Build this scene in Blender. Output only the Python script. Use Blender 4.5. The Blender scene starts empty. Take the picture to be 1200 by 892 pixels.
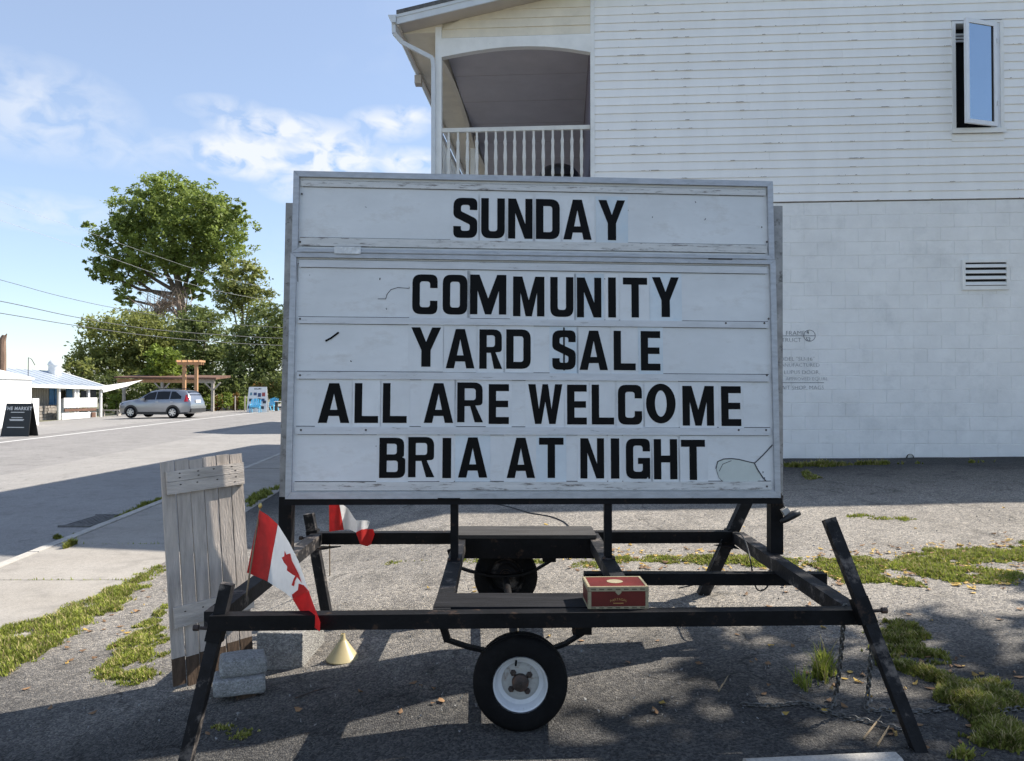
import bpy, bmesh, math, random
import numpy as np
from mathutils import Vector, Matrix, noise as mnoise
from mathutils.geometry import tessellate_polygon
R = math.radians
random.seed(7)
rng = np.random.default_rng(7)
scene = bpy.context.scene
col = scene.collection

# ------------------------------------------------------------------ camera
CAMZ = 1.467
F = 900.0                      # focal length in pixels of the 1200 px wide photograph
PITCH = math.atan(13.0 / F)    # horizon lies a little under the middle
cd = bpy.data.cameras.new('camera')
cd.sensor_width = 36.0
cd.lens = 36.0 * F / 1200.0
cd.clip_start = 0.05
cd.clip_end = 3000
cam = bpy.data.objects.new('camera', cd)
col.objects.link(cam)
cam.location = (0, 0, CAMZ)
cam.rotation_euler = (R(90) + PITCH, 0, 0)
scene.camera = cam

# ------------------------------------------------------------------ sun and sky
SX, SY = -0.95, -0.38          # where a shadow falls, per metre of height
sun_vec = Vector((-SX, -SY, 1.0)).normalized()
sun_el = math.asin(sun_vec.z)
sun_az = math.atan2(sun_vec.x, sun_vec.y)      # clockwise from +Y
sl = bpy.data.lights.new('sun', 'SUN')
sl.energy = 4.9
sl.angle = R(0.55)
sl.color = (1.0, 0.93, 0.83)
sun = bpy.data.objects.new('sun', sl)
col.objects.link(sun)
sun.location = (20, 8, 30)
sun.rotation_euler = (-sun_vec).to_track_quat('-Z', 'Y').to_euler()

world = bpy.data.worlds.new('World')
scene.world = world
world.use_nodes = True
wn, wl = world.node_tree.nodes, world.node_tree.links
wn.clear()
w_out = wn.new('ShaderNodeOutputWorld')
w_bg = wn.new('ShaderNodeBackground')
w_bg.inputs['Strength'].default_value = 0.117
sky = wn.new('ShaderNodeTexSky')
sky.sky_type = 'NISHITA'
sky.sun_disc = False
sky.sun_elevation = sun_el
sky.sun_rotation = sun_az
sky.altitude = 100
sky.air_density = 1.0
sky.dust_density = 0.25
sky.ozone_density = 2.6
world.cycles.sampling_method = 'MANUAL'
world.cycles.sample_map_resolution = 256
wc = wn.new('ShaderNodeTexCoord')


def wmath(op, a, b=None, c=None, clamp=False):
    n = wn.new('ShaderNodeMath')
    n.operation = op
    n.use_clamp = clamp
    for i, v in enumerate((a, b, c)):
        if v is None:
            continue
        if isinstance(v, (int, float)):
            n.inputs[i].default_value = v
        else:
            wl.new(v, n.inputs[i])
    return n.outputs[0]


def wblob(d, s):
    """soft ellipse round a direction in the sky"""
    sub = wn.new('ShaderNodeVectorMath'); sub.operation = 'SUBTRACT'
    wl.new(wc.outputs['Generated'], sub.inputs[0]); sub.inputs[1].default_value = d
    mul = wn.new('ShaderNodeVectorMath'); mul.operation = 'MULTIPLY'
    wl.new(sub.outputs[0], mul.inputs[0]); mul.inputs[1].default_value = s
    ln = wn.new('ShaderNodeVectorMath'); ln.operation = 'LENGTH'
    wl.new(mul.outputs[0], ln.inputs[0])
    return wmath('SUBTRACT', 1.0, ln.outputs['Value'], clamp=True)


def pixdir(x, y):
    xc, yc = (x - 600.0) / F, (446.0 - y) / F
    return Vector((xc, math.cos(PITCH) - yc * math.sin(PITCH), math.sin(PITCH) + yc * math.cos(PITCH)))


cloud_specs = [(40, 128, 95, 52, .40), (130, 172, 90, 28, .2), (290, 182, 66, 28, 1.5), (388, 186, 72, 42, 1.35),
               (325, 152, 76, 22, 1.1), (360, 214, 60, 28, .8), (455, 146, 50, 20, .85), (478, 136, 40, 12, .8), (480, 192, 60, 20, .9), (265, 128, 50, 15, .4),
               (50, 248, 90, 22, .32), (205, 172, 50, 18, .25)]
acc = None
for (px_, py_, rx_, ry_, amp) in cloud_specs:
    d_ = pixdir(px_, py_).normalized()
    b_ = wblob(d_, (F / rx_, F / rx_ * .6, F / ry_))
    b_ = wmath('MULTIPLY', b_, amp)
    acc = b_ if acc is None else wmath('MAXIMUM', acc, b_)
wmap = wn.new('ShaderNodeMapping')
wmap.inputs['Scale'].default_value = (5.5, 5.5, 9.0)
wl.new(wc.outputs['Generated'], wmap.inputs['Vector'])
wnz = wn.new('ShaderNodeTexNoise')
wnz.inputs['Scale'].default_value = 5.6
wnz.inputs['Detail'].default_value = 6.0
wnz.inputs['Roughness'].default_value = 0.5
wnz.inputs['Distortion'].default_value = 0.5
wl.new(wmap.outputs[0], wnz.inputs['Vector'])
wnz2 = wn.new('ShaderNodeTexNoise')
wnz2.inputs['Scale'].default_value = 0.45
wnz2.inputs['Detail'].default_value = 3.0
wl.new(wmap.outputs[0], wnz2.inputs['Vector'])
# the clouds in view, then the same broken fair-weather cloud all round
c1 = wmath('MULTIPLY', acc, wmath('MULTIPLY_ADD', wnz.outputs['Fac'], 4.0, -1.4, clamp=True))
wide = wmath('MULTIPLY_ADD', wnz2.outputs['Fac'], 3.0, -1.62, clamp=True)
c2 = wmath('MULTIPLY', wide, wmath('MULTIPLY_ADD', wnz.outputs['Fac'], 3.0, -1.25, clamp=True))
cl = wmath('MAXIMUM', wmath('MULTIPLY', c1, 1.5, clamp=True), wmath('MULTIPLY', c2, .16))
cl = wmath('POWER', cl, 0.8, clamp=True)
cl = wmath('MULTIPLY', cl, .82)
wmix = wn.new('ShaderNodeMix')
wmix.data_type = 'RGBA'
wl.new(cl, wmix.inputs['Factor'])
veil = wn.new('ShaderNodeMix'); veil.data_type = 'RGBA'      # thin high haze over the whole sky
veil.inputs['Factor'].default_value = .36
wl.new(sky.outputs['Color'], veil.inputs['A'])
veil.inputs['B'].default_value = (2.75, 3.0, 3.6, 1)
wl.new(veil.outputs['Result'], wmix.inputs['A'])
wmix.inputs['B'].default_value = (4.3, 4.4, 4.55, 1)
wl.new(wmix.outputs['Result'], w_bg.inputs['Color'])
wl.new(w_bg.outputs[0], w_out.inputs['Surface'])

scene.view_settings.view_transform = 'Standard'
scene.view_settings.look = 'None'
scene.view_settings.gamma = 1.0
scene.view_settings.use_curve_mapping = False
scene.view_settings.exposure = 0.98
scene.cycles.use_adaptive_sampling = True
scene.cycles.adaptive_threshold = 0.025
scene.cycles.max_bounces = 6
scene.cycles.diffuse_bounces = 4
scene.cycles.glossy_bounces = 3
scene.cycles.transmission_bounces = 3
scene.cycles.sample_clamp_indirect = 6.0


def pix(x, y, Y):
    """the point at world depth Y that the photograph shows at pixel x, y"""
    d = pixdir(x, y)
    t = Y / d.y
    return Vector((d.x * t, Y, CAMZ + d.z * t))


# ------------------------------------------------------------------ materials
MATS = {}


def mat(name, base, rough=0.8, var=0.12, scale=6.0, bump=0.0, bscale=60.0, metal=0.0, spec=0.5, hue2=None, stretch=(1, 1, 1),
        spots=None, objvar=0.0, coat=0.0, coord='Object', trans=0.0, grain=0.0):
    """procedural surface: base colour broken up by two noises, optional spots of a second colour and relief"""
    m = bpy.data.materials.new(name)
    MATS[name] = m
    m.use_nodes = True
    n, l = m.node_tree.nodes, m.node_tree.links
    b = n['Principled BSDF']
    b.inputs['Roughness'].default_value = rough
    b.inputs['Metallic'].default_value = metal
    b.inputs['Specular IOR Level'].default_value = spec
    b.inputs['Coat Weight'].default_value = coat
    b.inputs['Coat Roughness'].default_value = 0.05
    tc = n.new('ShaderNodeTexCoord')
    mp = n.new('ShaderNodeMapping')
    mp.inputs['Scale'].default_value = stretch
    if coord == 'World':       # pieces of one surface share one pattern that does not repeat
        geo = n.new('ShaderNodeNewGeometry'); l.new(geo.outputs['Position'], mp.inputs['Vector'])
    else:
        l.new(tc.outputs[coord], mp.inputs['Vector'])
    vec = mp.outputs[0]
    nz = n.new('ShaderNodeTexNoise')
    nz.inputs['Scale'].default_value = scale
    nz.inputs['Detail'].default_value = 8
    nz.inputs['Roughness'].default_value = 0.62
    l.new(vec, nz.inputs['Vector'])
    rp = n.new('ShaderNodeValToRGB')
    h2 = hue2 or base
    lo = [max(0, c * (1 - var * 1.6)) for c in h2]
    hi = [min(1, c * (1 + var * 1.2)) for c in base]
    rp.color_ramp.elements[0].position = 0.28
    rp.color_ramp.elements[0].color = (*lo, 1)
    rp.color_ramp.elements[1].position = 0.72
    rp.color_ramp.elements[1].color = (*hi, 1)
    l.new(nz.outputs['Fac'], rp.inputs['Fac'])
    colr = rp.outputs['Color']
    if spots:
        # spots: (colour, scale, threshold, softness, strength)
        sc, ss, st, sf, sa = spots
        n2 = n.new('ShaderNodeTexNoise')
        n2.inputs['Scale'].default_value = ss
        n2.inputs['Detail'].default_value = 6
        n2.inputs['Roughness'].default_value = .7
        l.new(vec, n2.inputs['Vector'])
        mr = n.new('ShaderNodeMapRange')
        mr.inputs['From Min'].default_value = st
        mr.inputs['From Max'].default_value = st + sf
        mr.inputs['To Max'].default_value = sa
        l.new(n2.outputs['Fac'], mr.inputs['Value'])
        mx = n.new('ShaderNodeMix'); mx.data_type = 'RGBA'
        l.new(mr.outputs[0], mx.inputs['Factor'])
        l.new(colr, mx.inputs['A'])
        mx.inputs['B'].default_value = (*sc, 1)
        colr = mx.outputs['Result']
    if objvar:
        oi = n.new('ShaderNodeObjectInfo')
        mr = n.new('ShaderNodeMapRange')
        mr.inputs['To Min'].default_value = 1 - objvar
        mr.inputs['To Max'].default_value = 1 + objvar
        l.new(oi.outputs['Random'], mr.inputs['Value'])
        mx = n.new('ShaderNodeVectorMath'); mx.operation = 'SCALE'
        l.new(colr, mx.inputs[0]); l.new(mr.outputs[0], mx.inputs['Scale'])
        colr = mx.outputs[0]
    l.new(colr, b.inputs['Base Color'])
    if bump:
        nb = n.new('ShaderNodeTexNoise')
        nb.inputs['Scale'].default_value = bscale
        nb.inputs['Detail'].default_value = 4
        l.new(vec, nb.inputs['Vector'])
        bp = n.new('ShaderNodeBump')
        bp.inputs['Strength'].default_value = bump
        bp.inputs['Distance'].default_value = 0.01
        l.new(nb.outputs['Fac'], bp.inputs['Height'])
        l.new(bp.outputs[0], b.inputs['Normal'])
    if trans:
        tr = n.new('ShaderNodeBsdfTranslucent')
        l.new(colr, tr.inputs['Color'])
        ms = n.new('ShaderNodeMixShader')
        ms.inputs[0].default_value = trans
        l.new(b.outputs[0], ms.inputs[1]); l.new(tr.outputs[0], ms.inputs[2])
        l.new(ms.outputs[0], n['Material Output'].inputs['Surface'])
    return m


def aggregate(name, c_lo, c_hi, stone, scale=170.0, stain=0.25, bump=0.6, crack=0.0, grain=0.5, near=None):
    """asphalt or concrete: binder with visible stones, big stains and fine cracks"""
    m = bpy.data.materials.new(name)
    MATS[name] = m
    m.use_nodes = True
    n, l = m.node_tree.nodes, m.node_tree.links
    b = n['Principled BSDF']
    b.inputs['Roughness'].default_value = 0.92
    b.inputs['Specular IOR Level'].default_value = 0.25
    tc = n.new('ShaderNodeTexCoord')
    big = n.new('ShaderNodeTexNoise'); big.inputs['Scale'].default_value = 0.9; big.inputs['Detail'].default_value = 9; big.inputs['Roughness'].default_value = .6
    l.new(tc.outputs['Object'], big.inputs['Vector'])
    rp = n.new('ShaderNodeValToRGB')
    rp.color_ramp.elements[0].position = .3; rp.color_ramp.elements[0].color = (*c_lo, 1)
    rp.color_ramp.elements[1].position = .7; rp.color_ramp.elements[1].color = (*c_hi, 1)
    l.new(big.outputs['Fac'], rp.inputs['Fac'])
    basec = rp.outputs[0]
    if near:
        # the drive under the trailer is darker asphalt than the dusty gravelled yard, deepened further by painted shade; ragged seam
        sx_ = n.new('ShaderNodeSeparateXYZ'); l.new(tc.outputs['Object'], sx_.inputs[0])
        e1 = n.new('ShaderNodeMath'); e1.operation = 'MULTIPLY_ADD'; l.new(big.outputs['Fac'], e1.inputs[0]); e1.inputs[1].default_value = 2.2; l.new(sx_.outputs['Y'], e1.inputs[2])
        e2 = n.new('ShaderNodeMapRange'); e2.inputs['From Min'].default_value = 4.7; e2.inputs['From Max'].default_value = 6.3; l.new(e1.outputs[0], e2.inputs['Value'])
        e4 = n.new('ShaderNodeMapRange'); e4.inputs['From Min'].default_value = 9.8; e4.inputs['From Max'].default_value = 12.0; e4.inputs['To Min'].default_value = 1; e4.inputs['To Max'].default_value = 0.0; l.new(e1.outputs[0], e4.inputs['Value'])  # darkens again toward the building, painting in the shade along its wall
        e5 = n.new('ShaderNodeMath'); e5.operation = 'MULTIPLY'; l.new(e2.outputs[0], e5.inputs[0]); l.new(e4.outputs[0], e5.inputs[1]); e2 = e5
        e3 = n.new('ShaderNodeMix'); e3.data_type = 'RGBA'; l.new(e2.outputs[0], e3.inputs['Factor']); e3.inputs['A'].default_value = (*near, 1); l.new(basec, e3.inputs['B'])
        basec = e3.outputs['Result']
    vo = n.new('ShaderNodeTexVoronoi'); vo.inputs['Scale'].default_value = scale
    l.new(tc.outputs['Object'], vo.inputs['Vector'])
    sp = n.new('ShaderNodeSeparateColor'); l.new(vo.outputs['Color'], sp.inputs[0])
    r2 = n.new('ShaderNodeValToRGB')
    r2.color_ramp.elements[0].position = 0.0; r2.color_ramp.elements[0].color = (.35, .34, .33, 1)
    r2.color_ramp.elements[1].position = 1.0; r2.color_ramp.elements[1].color = (*[min(1.9, s) for s in stone], 1)
    e = r2.color_ramp.elements.new(.55); e.color = (.9, .9, .9, 1)
    l.new(sp.outputs[0], r2.inputs['Fac'])
    mu = n.new('ShaderNodeMix'); mu.data_type = 'RGBA'; mu.blend_type = 'MULTIPLY'
    mu.inputs['Factor'].default_value = grain
    l.new(basec, mu.inputs['A']); l.new(r2.outputs[0], mu.inputs['B'])
    colr = mu.outputs['Result']
    md = n.new('ShaderNodeTexNoise'); md.inputs['Scale'].default_value = 16.0; md.inputs['Detail'].default_value = 5; md.inputs['Roughness'].default_value = .75
    l.new(tc.outputs['Object'], md.inputs['Vector'])
    mdr = n.new('ShaderNodeMapRange'); mdr.inputs['From Min'].default_value = .3; mdr.inputs['From Max'].default_value = .7; mdr.inputs['To Min'].default_value = 1 - grain * .28; mdr.inputs['To Max'].default_value = 1 + grain * .18
    l.new(md.outputs['Fac'], mdr.inputs['Value'])
    mds = n.new('ShaderNodeVectorMath'); mds.operation = 'SCALE'; l.new(colr, mds.inputs[0]); l.new(mdr.outputs[0], mds.inputs['Scale']); colr = mds.outputs[0]
    st = n.new('ShaderNodeTexNoise'); st.inputs['Scale'].default_value = 3.3; st.inputs['Detail'].default_value = 8; st.inputs['Distortion'].default_value = .8
    l.new(tc.outputs['Object'], st.inputs['Vector'])
    mr = n.new('ShaderNodeMapRange'); mr.inputs['From Min'].default_value = .52; mr.inputs['From Max'].default_value = .75
    mr.inputs['To Min'].default_value = 1; mr.inputs['To Max'].default_value = 1 - stain
    l.new(st.outputs['Fac'], mr.inputs['Value'])
    sc = n.new('ShaderNodeVectorMath'); sc.operation = 'SCALE'
    l.new(colr, sc.inputs[0]); l.new(mr.outputs[0], sc.inputs['Scale'])
    colr = sc.outputs[0]
    if crack:
        wa = n.new('ShaderNodeTexNoise'); wa.inputs['Scale'].default_value = 1.7; wa.inputs['Detail'].default_value = 5
        l.new(tc.outputs['Object'], wa.inputs['Vector'])
        ad = n.new('ShaderNodeVectorMath'); ad.operation = 'MULTIPLY_ADD'
        l.new(wa.outputs['Color'], ad.inputs[0]); ad.inputs[1].default_value = (.9, .9, .9); l.new(tc.outputs['Object'], ad.inputs[2])
        v2 = n.new('ShaderNodeTexVoronoi'); v2.feature = 'DISTANCE_TO_EDGE'; v2.inputs['Scale'].default_value = 0.42
        l.new(ad.outputs[0], v2.inputs['Vector'])
        m2 = n.new('ShaderNodeMapRange'); m2.inputs['From Min'].default_value = 0.0; m2.inputs['From Max'].default_value = .006
        m2.inputs['To Min'].default_value = 1 - crack; m2.inputs['To Max'].default_value = 1
        l.new(v2.outputs['Distance'], m2.inputs['Value'])
        s3 = n.new('ShaderNodeVectorMath'); s3.operation = 'SCALE'
        l.new(colr, s3.inputs[0]); l.new(m2.outputs[0], s3.inputs['Scale'])
        colr = s3.outputs[0]
    l.new(colr, b.inputs['Base Color'])
    bp = n.new('ShaderNodeBump'); bp.inputs['Strength'].default_value = bump; bp.inputs['Distance'].default_value = .006
    l.new(vo.outputs['Distance'], bp.inputs['Height']); bp.invert = True
    l.new(bp.outputs[0], b.inputs['Normal'])
    return m


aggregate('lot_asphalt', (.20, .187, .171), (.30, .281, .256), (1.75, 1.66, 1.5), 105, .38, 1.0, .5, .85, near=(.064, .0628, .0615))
aggregate('road_asphalt', (.225, .216, .207), (.275, .265, .255), (1.4, 1.35, 1.3), 90, .22, .4, 0.3, .4)
aggregate('road_pale', (.265, .254, .24), (.315, .303, .287), (1.35, 1.3, 1.25), 90, .2, .35, 0.25, .35)
aggregate('concrete', (.295, .272, .24), (.365, .342, .31), (1.15, 1.12, 1.05), 160, .22, .3, 0.0, .35)
aggregate('kerb_concrete', (.40, .38, .345), (.50, .475, .435), (1.15, 1.12, 1.05), 160, .25, .3, 0.0, .35)
aggregate('block_concrete', (.20, .195, .185), (.30, .29, .275), (1.5, 1.5, 1.4), 120, .3, .8, 0.0, .6)
aggregate('paver_concrete', (.24, .24, .235), (.36, .36, .35), (1.4, 1.4, 1.4), 140, .3, .8, 0.0, .5)
mat('earth', (.16, .15, .09), .95, .3, 1.2, .3, 30, hue2=(.10, .12, .05), coord='Object')
mat('white_line', (.62, .61, .58), .8, .15, 9, spots=((.25, .24, .23), 22, .55, .1, .6))
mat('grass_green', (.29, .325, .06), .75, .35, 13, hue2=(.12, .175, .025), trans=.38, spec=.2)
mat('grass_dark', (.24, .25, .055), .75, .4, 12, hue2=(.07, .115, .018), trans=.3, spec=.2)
mat('grass_dry', (.42, .36, .17), .8, .3, 14, hue2=(.28, .22, .10), trans=.25, spec=.15)
mat('leaf_yellow', (.52, .36, .08), .7, .3, 9, hue2=(.35, .2, .06), trans=.2)
mat('leaf_brown', (.26, .15, .07), .8, .3, 9, hue2=(.16, .09, .05), trans=.1)
mat('black_steel', (.0055, .0055, .0065), .62, .4, 9, .2, 60, spec=.18, spots=((.06, .036, .024), 13, .585, .1, .75), coord='World')
mat('worn_steel', (.010, .010, .012), .65, .5, 14, .25, 70, spec=.25, spots=((.15, .13, .115), 7, .55, .1, .85), coord='World')
mat('worn_board', (.010, .010, .012), .75, .5, 6, .35, 30, stretch=(.5, 6, 6), spec=.2, spots=((.035, .034, .034), 7, .57, .2, .6))
mat('grey_board', (.05, .048, .047), .85, .3, 6, .35, 40, stretch=(.6, 5, 5), spec=.25, spots=((.05, .05, .05), 9, .55, .15, .7))
mat('rust_steel', (.05, .035, .028), .7, .5, 30, .3, 90, spots=((.14, .06, .03), 26, .5, .15, .7))
mat('aluminium', (.42, .435, .46), .45, .12, 14, .1, 60, metal=.35, stretch=(1, 1, 3), spots=((.16, .14, .13), 24, .62, .12, .7))
mat('sign_face', (.675, .69, .695), .4, .07, 2.2, .02, 8, spec=.4, stretch=(1, 1, 2.2), spots=((.47, .45, .42), 4.5, .54, .22, .6))
mat('sign_track', (.60, .60, .585), .45, .10, 6, .05, 30, spec=.4, stretch=(1, 1, 7), spots=((.12, .10, .085), 9, .545, .1, .85), coord='World')
mat('sign_track_clean', (.585, .60, .615), .4, .08, 6, .04, 30, spec=.4, stretch=(1, 1, 6), spots=((.2, .19, .18), 10, .62, .1, .75), coord='World')
mat('letter_tile', (.675, .69, .695), .38, .06, 4, spec=.4, objvar=.045, spots=((.50, .49, .47), 6, .56, .2, .5), coord='World')
mat('letter_tile_blue', (.60, .655, .69), .38, .08, 4, spec=.4, objvar=.05, spots=((.46, .58, .66), 5, .5, .2, .7), coord='World')
mat('letter_black', (.003, .003, .0035), .5, .3, 5, spec=.12, spots=((.014, .011, .010), 9, .6, .2, .6), coord='World')
mat('galvanised', (.30, .30, .30), .55, .25, 12, .15, 60, metal=.3, stretch=(1, 1, 1), spots=((.06, .055, .05), 20, .56, .1, .75))
mat('crack', (.06, .06, .065), .8, .2, 5)
mat('patch_plastic', (.545, .585, .55), .35, .06, 6, spec=.4, spots=((.4, .42, .39), 30, .6, .1, .5))
mat('hinge_zinc', (.62, .62, .61), .4, .2, 30, metal=.3)
mat('rubber', (.006, .006, .0065), .8, .3, 10, .25, 90, spec=.15, spots=((.02, .019, .018), 6, .58, .2, .6))
mat('rim_disc', (.40, .40, .38), .55, .15, 12, .1, 60, spots=((.13, .075, .045), 13, .52, .12, .85))
mat('batten_wood', (.52, .465, .41), .85, .2, 3.2, .45, 26, stretch=(1.5, 1.5, 9), spec=.25, spots=((.2, .17, .15), 5, .6, .15, .7), coord='World')
mat('rim_white', (.60, .62, .64), .45, .10, 12, .06, 60, spots=((.20, .12, .07), 15, .62, .1, .8))
mat('tin_white', (.80, .80, .80), .5, .08, 5)
mat('flag_red', (.62, .025, .022), .7, .12, 20, .15, 200, trans=.35)
mat('flag_white', (.80, .80, .80), .7, .04, 20, .15, 200, trans=.3)
mat('stick_wood', (.22, .16, .09), .6, .2, 30)
mat('gold_plastic', (.55, .42, .14), .35, .1, 30, metal=.5)
mat('cigar_red', (.105, .009, .006), .5, .18, 12, .05, 60, spec=.4)
mat('cigar_cream', (.30, .26, .165), .55, .15, 40)
mat('cigar_band', (.10, .085, .05), .6, .2, 60)
mat('cigar_gold', (.42, .25, .08), .45, .2, 60, metal=.2)
mat('grey_wood', (.455, .40, .35), .85, .22, 3.2, .45, 26, stretch=(9, 9, .7), spec=.25, objvar=.12, spots=((.17, .15, .13), 5, .6, .15, .7), coord='World')
mat('brown_wood', (.085, .058, .04), .85, .35, 4, .4, 26, stretch=(7, 7, .7), spec=.25, spots=((.03, .022, .018), 5, .55, .15, .7))
mat('white_paint_old', (.66, .65, .61), .6, .07, 4, .08, 40, spots=((.35, .27, .2), 13, .64, .1, .7))
mat('funnel_plastic', (.56, .47, .26), .35, .08, 6, trans=.3)
mat('chain_steel', (.14, .137, .13), .5, .4, 30, .2, 90, metal=.7)
mat('cable_black', (.012, .012, .013), .5, .2, 9)
mat('plug_grey', (.40, .39, .37), .5, .15, 30)
mat('siding_paint', (.87, .865, .85), .5, .03, 1.6, .06, 50, stretch=(2.2, 2.2, .5), objvar=.02, spots=((.66, .62, .56), 3.2, .62, .16, .3), coord='World')
mat('siding_joint', (.22, .20, .18), .8, .3, 12)
mat('block_paint', (.80, .805, .80), .6, .05, 2.5, .4, 26, objvar=.012, spots=((.60, .61, .61), 2.1, .53, .2, .6), coord='World')
mat('block_mortar', (.76, .765, .76), .7, .2, 1.7, .3, 40, coord='World')
mat('trim_paint', (.80, .80, .78), .55, .06, 4, .08, 40, spots=((.30, .24, .19), 16, .66, .08, .7), coord='World')
mat('cream_paint', (.74, .68, .56), .6, .07, 3, .06, 40, spots=((.42, .34, .25), 8, .66, .1, .6))
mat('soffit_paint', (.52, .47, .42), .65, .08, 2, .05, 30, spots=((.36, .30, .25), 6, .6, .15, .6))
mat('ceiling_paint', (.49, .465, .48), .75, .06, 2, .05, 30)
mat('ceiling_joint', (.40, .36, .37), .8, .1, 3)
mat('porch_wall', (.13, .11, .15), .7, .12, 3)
mat('gutter_paint', (.60, .63, .66), .4, .06, 5, spots=((.3, .28, .26), 16, .66, .1, .6))
mat('shingle_grey', (.11, .11, .115), .9, .3, 12, .4, 30)
mat('vinyl_white', (.74, .76, .79), .35, .04, 6)
mat('dark_interior', (.01, .01, .011), .9, .2, 4)
mat('glass_pane', (.30, .38, .46), .03, .02, 2, spec=1.0, metal=.85)
mat('glass_dark', (.012, .014, .017), .06, .1, 2, spec=.35)
mat('ink_blue', (.09, .10, .125), .8, .3, 12)
mat('grill_black', (.02, .02, .021), .3, .2, 6)
mat('leaf_big', (.27, .335, .085), .55, .35, .5, hue2=(.145, .205, .045), trans=.5, spec=.35)
mat('leaf_olive', (.30, .325, .10), .55, .35, .5, hue2=(.165, .19, .05), trans=.5, spec=.35)
mat('leaf_dark', (.18, .22, .065), .55, .45, .5, hue2=(.07, .10, .03), trans=.42, spec=.35)
mat('leaf_bright', (.24, .31, .05), .6, .4, .6, hue2=(.085, .14, .02), trans=.35, spec=.3)
mat('leaf_autumn', (.34, .19, .06), .65, .5, 1.2, hue2=(.10, .12, .025), trans=.3, spec=.3)
mat('twig_dead', (.26, .205, .165), .9, .3, 2)
mat('bark', (.11, .085, .065), .9, .35, 4, .5, 12, stretch=(4, 4, .8))
mat('car_silver', (.27, .285, .315), .28, .03, 3, metal=.75, coat=.8)
mat('car_black', (.02, .02, .021), .5, .2, 5)
mat('car_red', (.42, .012, .02), .15, .1, 5, coat=.6)
mat('car_alloy', (.52, .53, .54), .3, .06, 8, metal=.7)
mat('plate_white', (.75, .76, .78), .5, .05, 8)
mat('board_black', (.012, .013, .014), .55, .2, 6)
mat('chalk_white', (.66, .66, .64), .7, .1, 20)
mat('house_white', (.78, .78, .76), .6, .05, 2, spots=((.55, .53, .5), 3, .62, .12, .5))
mat('house_beige', (.36, .335, .29), .7, .08, 3)
mat('house_blue', (.06, .20, .40), .5, .12, 4)
mat('stone_grey', (.26, .235, .21), .9, .25, 3, .4, 20, objvar=.25)
mat('metal_roof', (.38, .425, .48), .45, .06, 2, metal=.25)
mat('canvas_white', (.80, .79, .75), .7, .04, 4, trans=.25)
mat('cedar', (.40, .225, .115), .65, .15, 3, .2, 20, stretch=(3, 3, .5))
mat('shelter_brown', (.14, .075, .05), .8, .25, 3)
mat('grey_post', (.34, .31, .27), .8, .2, 4)
mat('poster_blue', (.06, .09, .19), .5, .5, 9)
mat('poster_red', (.40, .09, .08), .5, .4, 9)
mat('poster_dark', (.05, .055, .065), .5, .5, 9)
mat('poster_teal', (.14, .30, .38), .5, .4, 9)
mat('chair_blue', (.10, .44, .68), .5, .08, 6)
mat('wire_grey', (.07, .072, .075), .5, .1, 2)
mat('wire_pale', (.36, .37, .37), .5, .1, 2)
mat('pole_wood', (.20, .13, .09), .85, .3, 3, .3, 20, stretch=(4, 4, .5))
mat('grate_iron', (.13, .125, .12), .7, .3, 20)
mat('house_red', (.27, .12, .09), .8, .15, 3)


# ------------------------------------------------------------------ mesh helpers
WL = {}          # world location of every object's origin (nothing built here is rotated)


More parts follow.
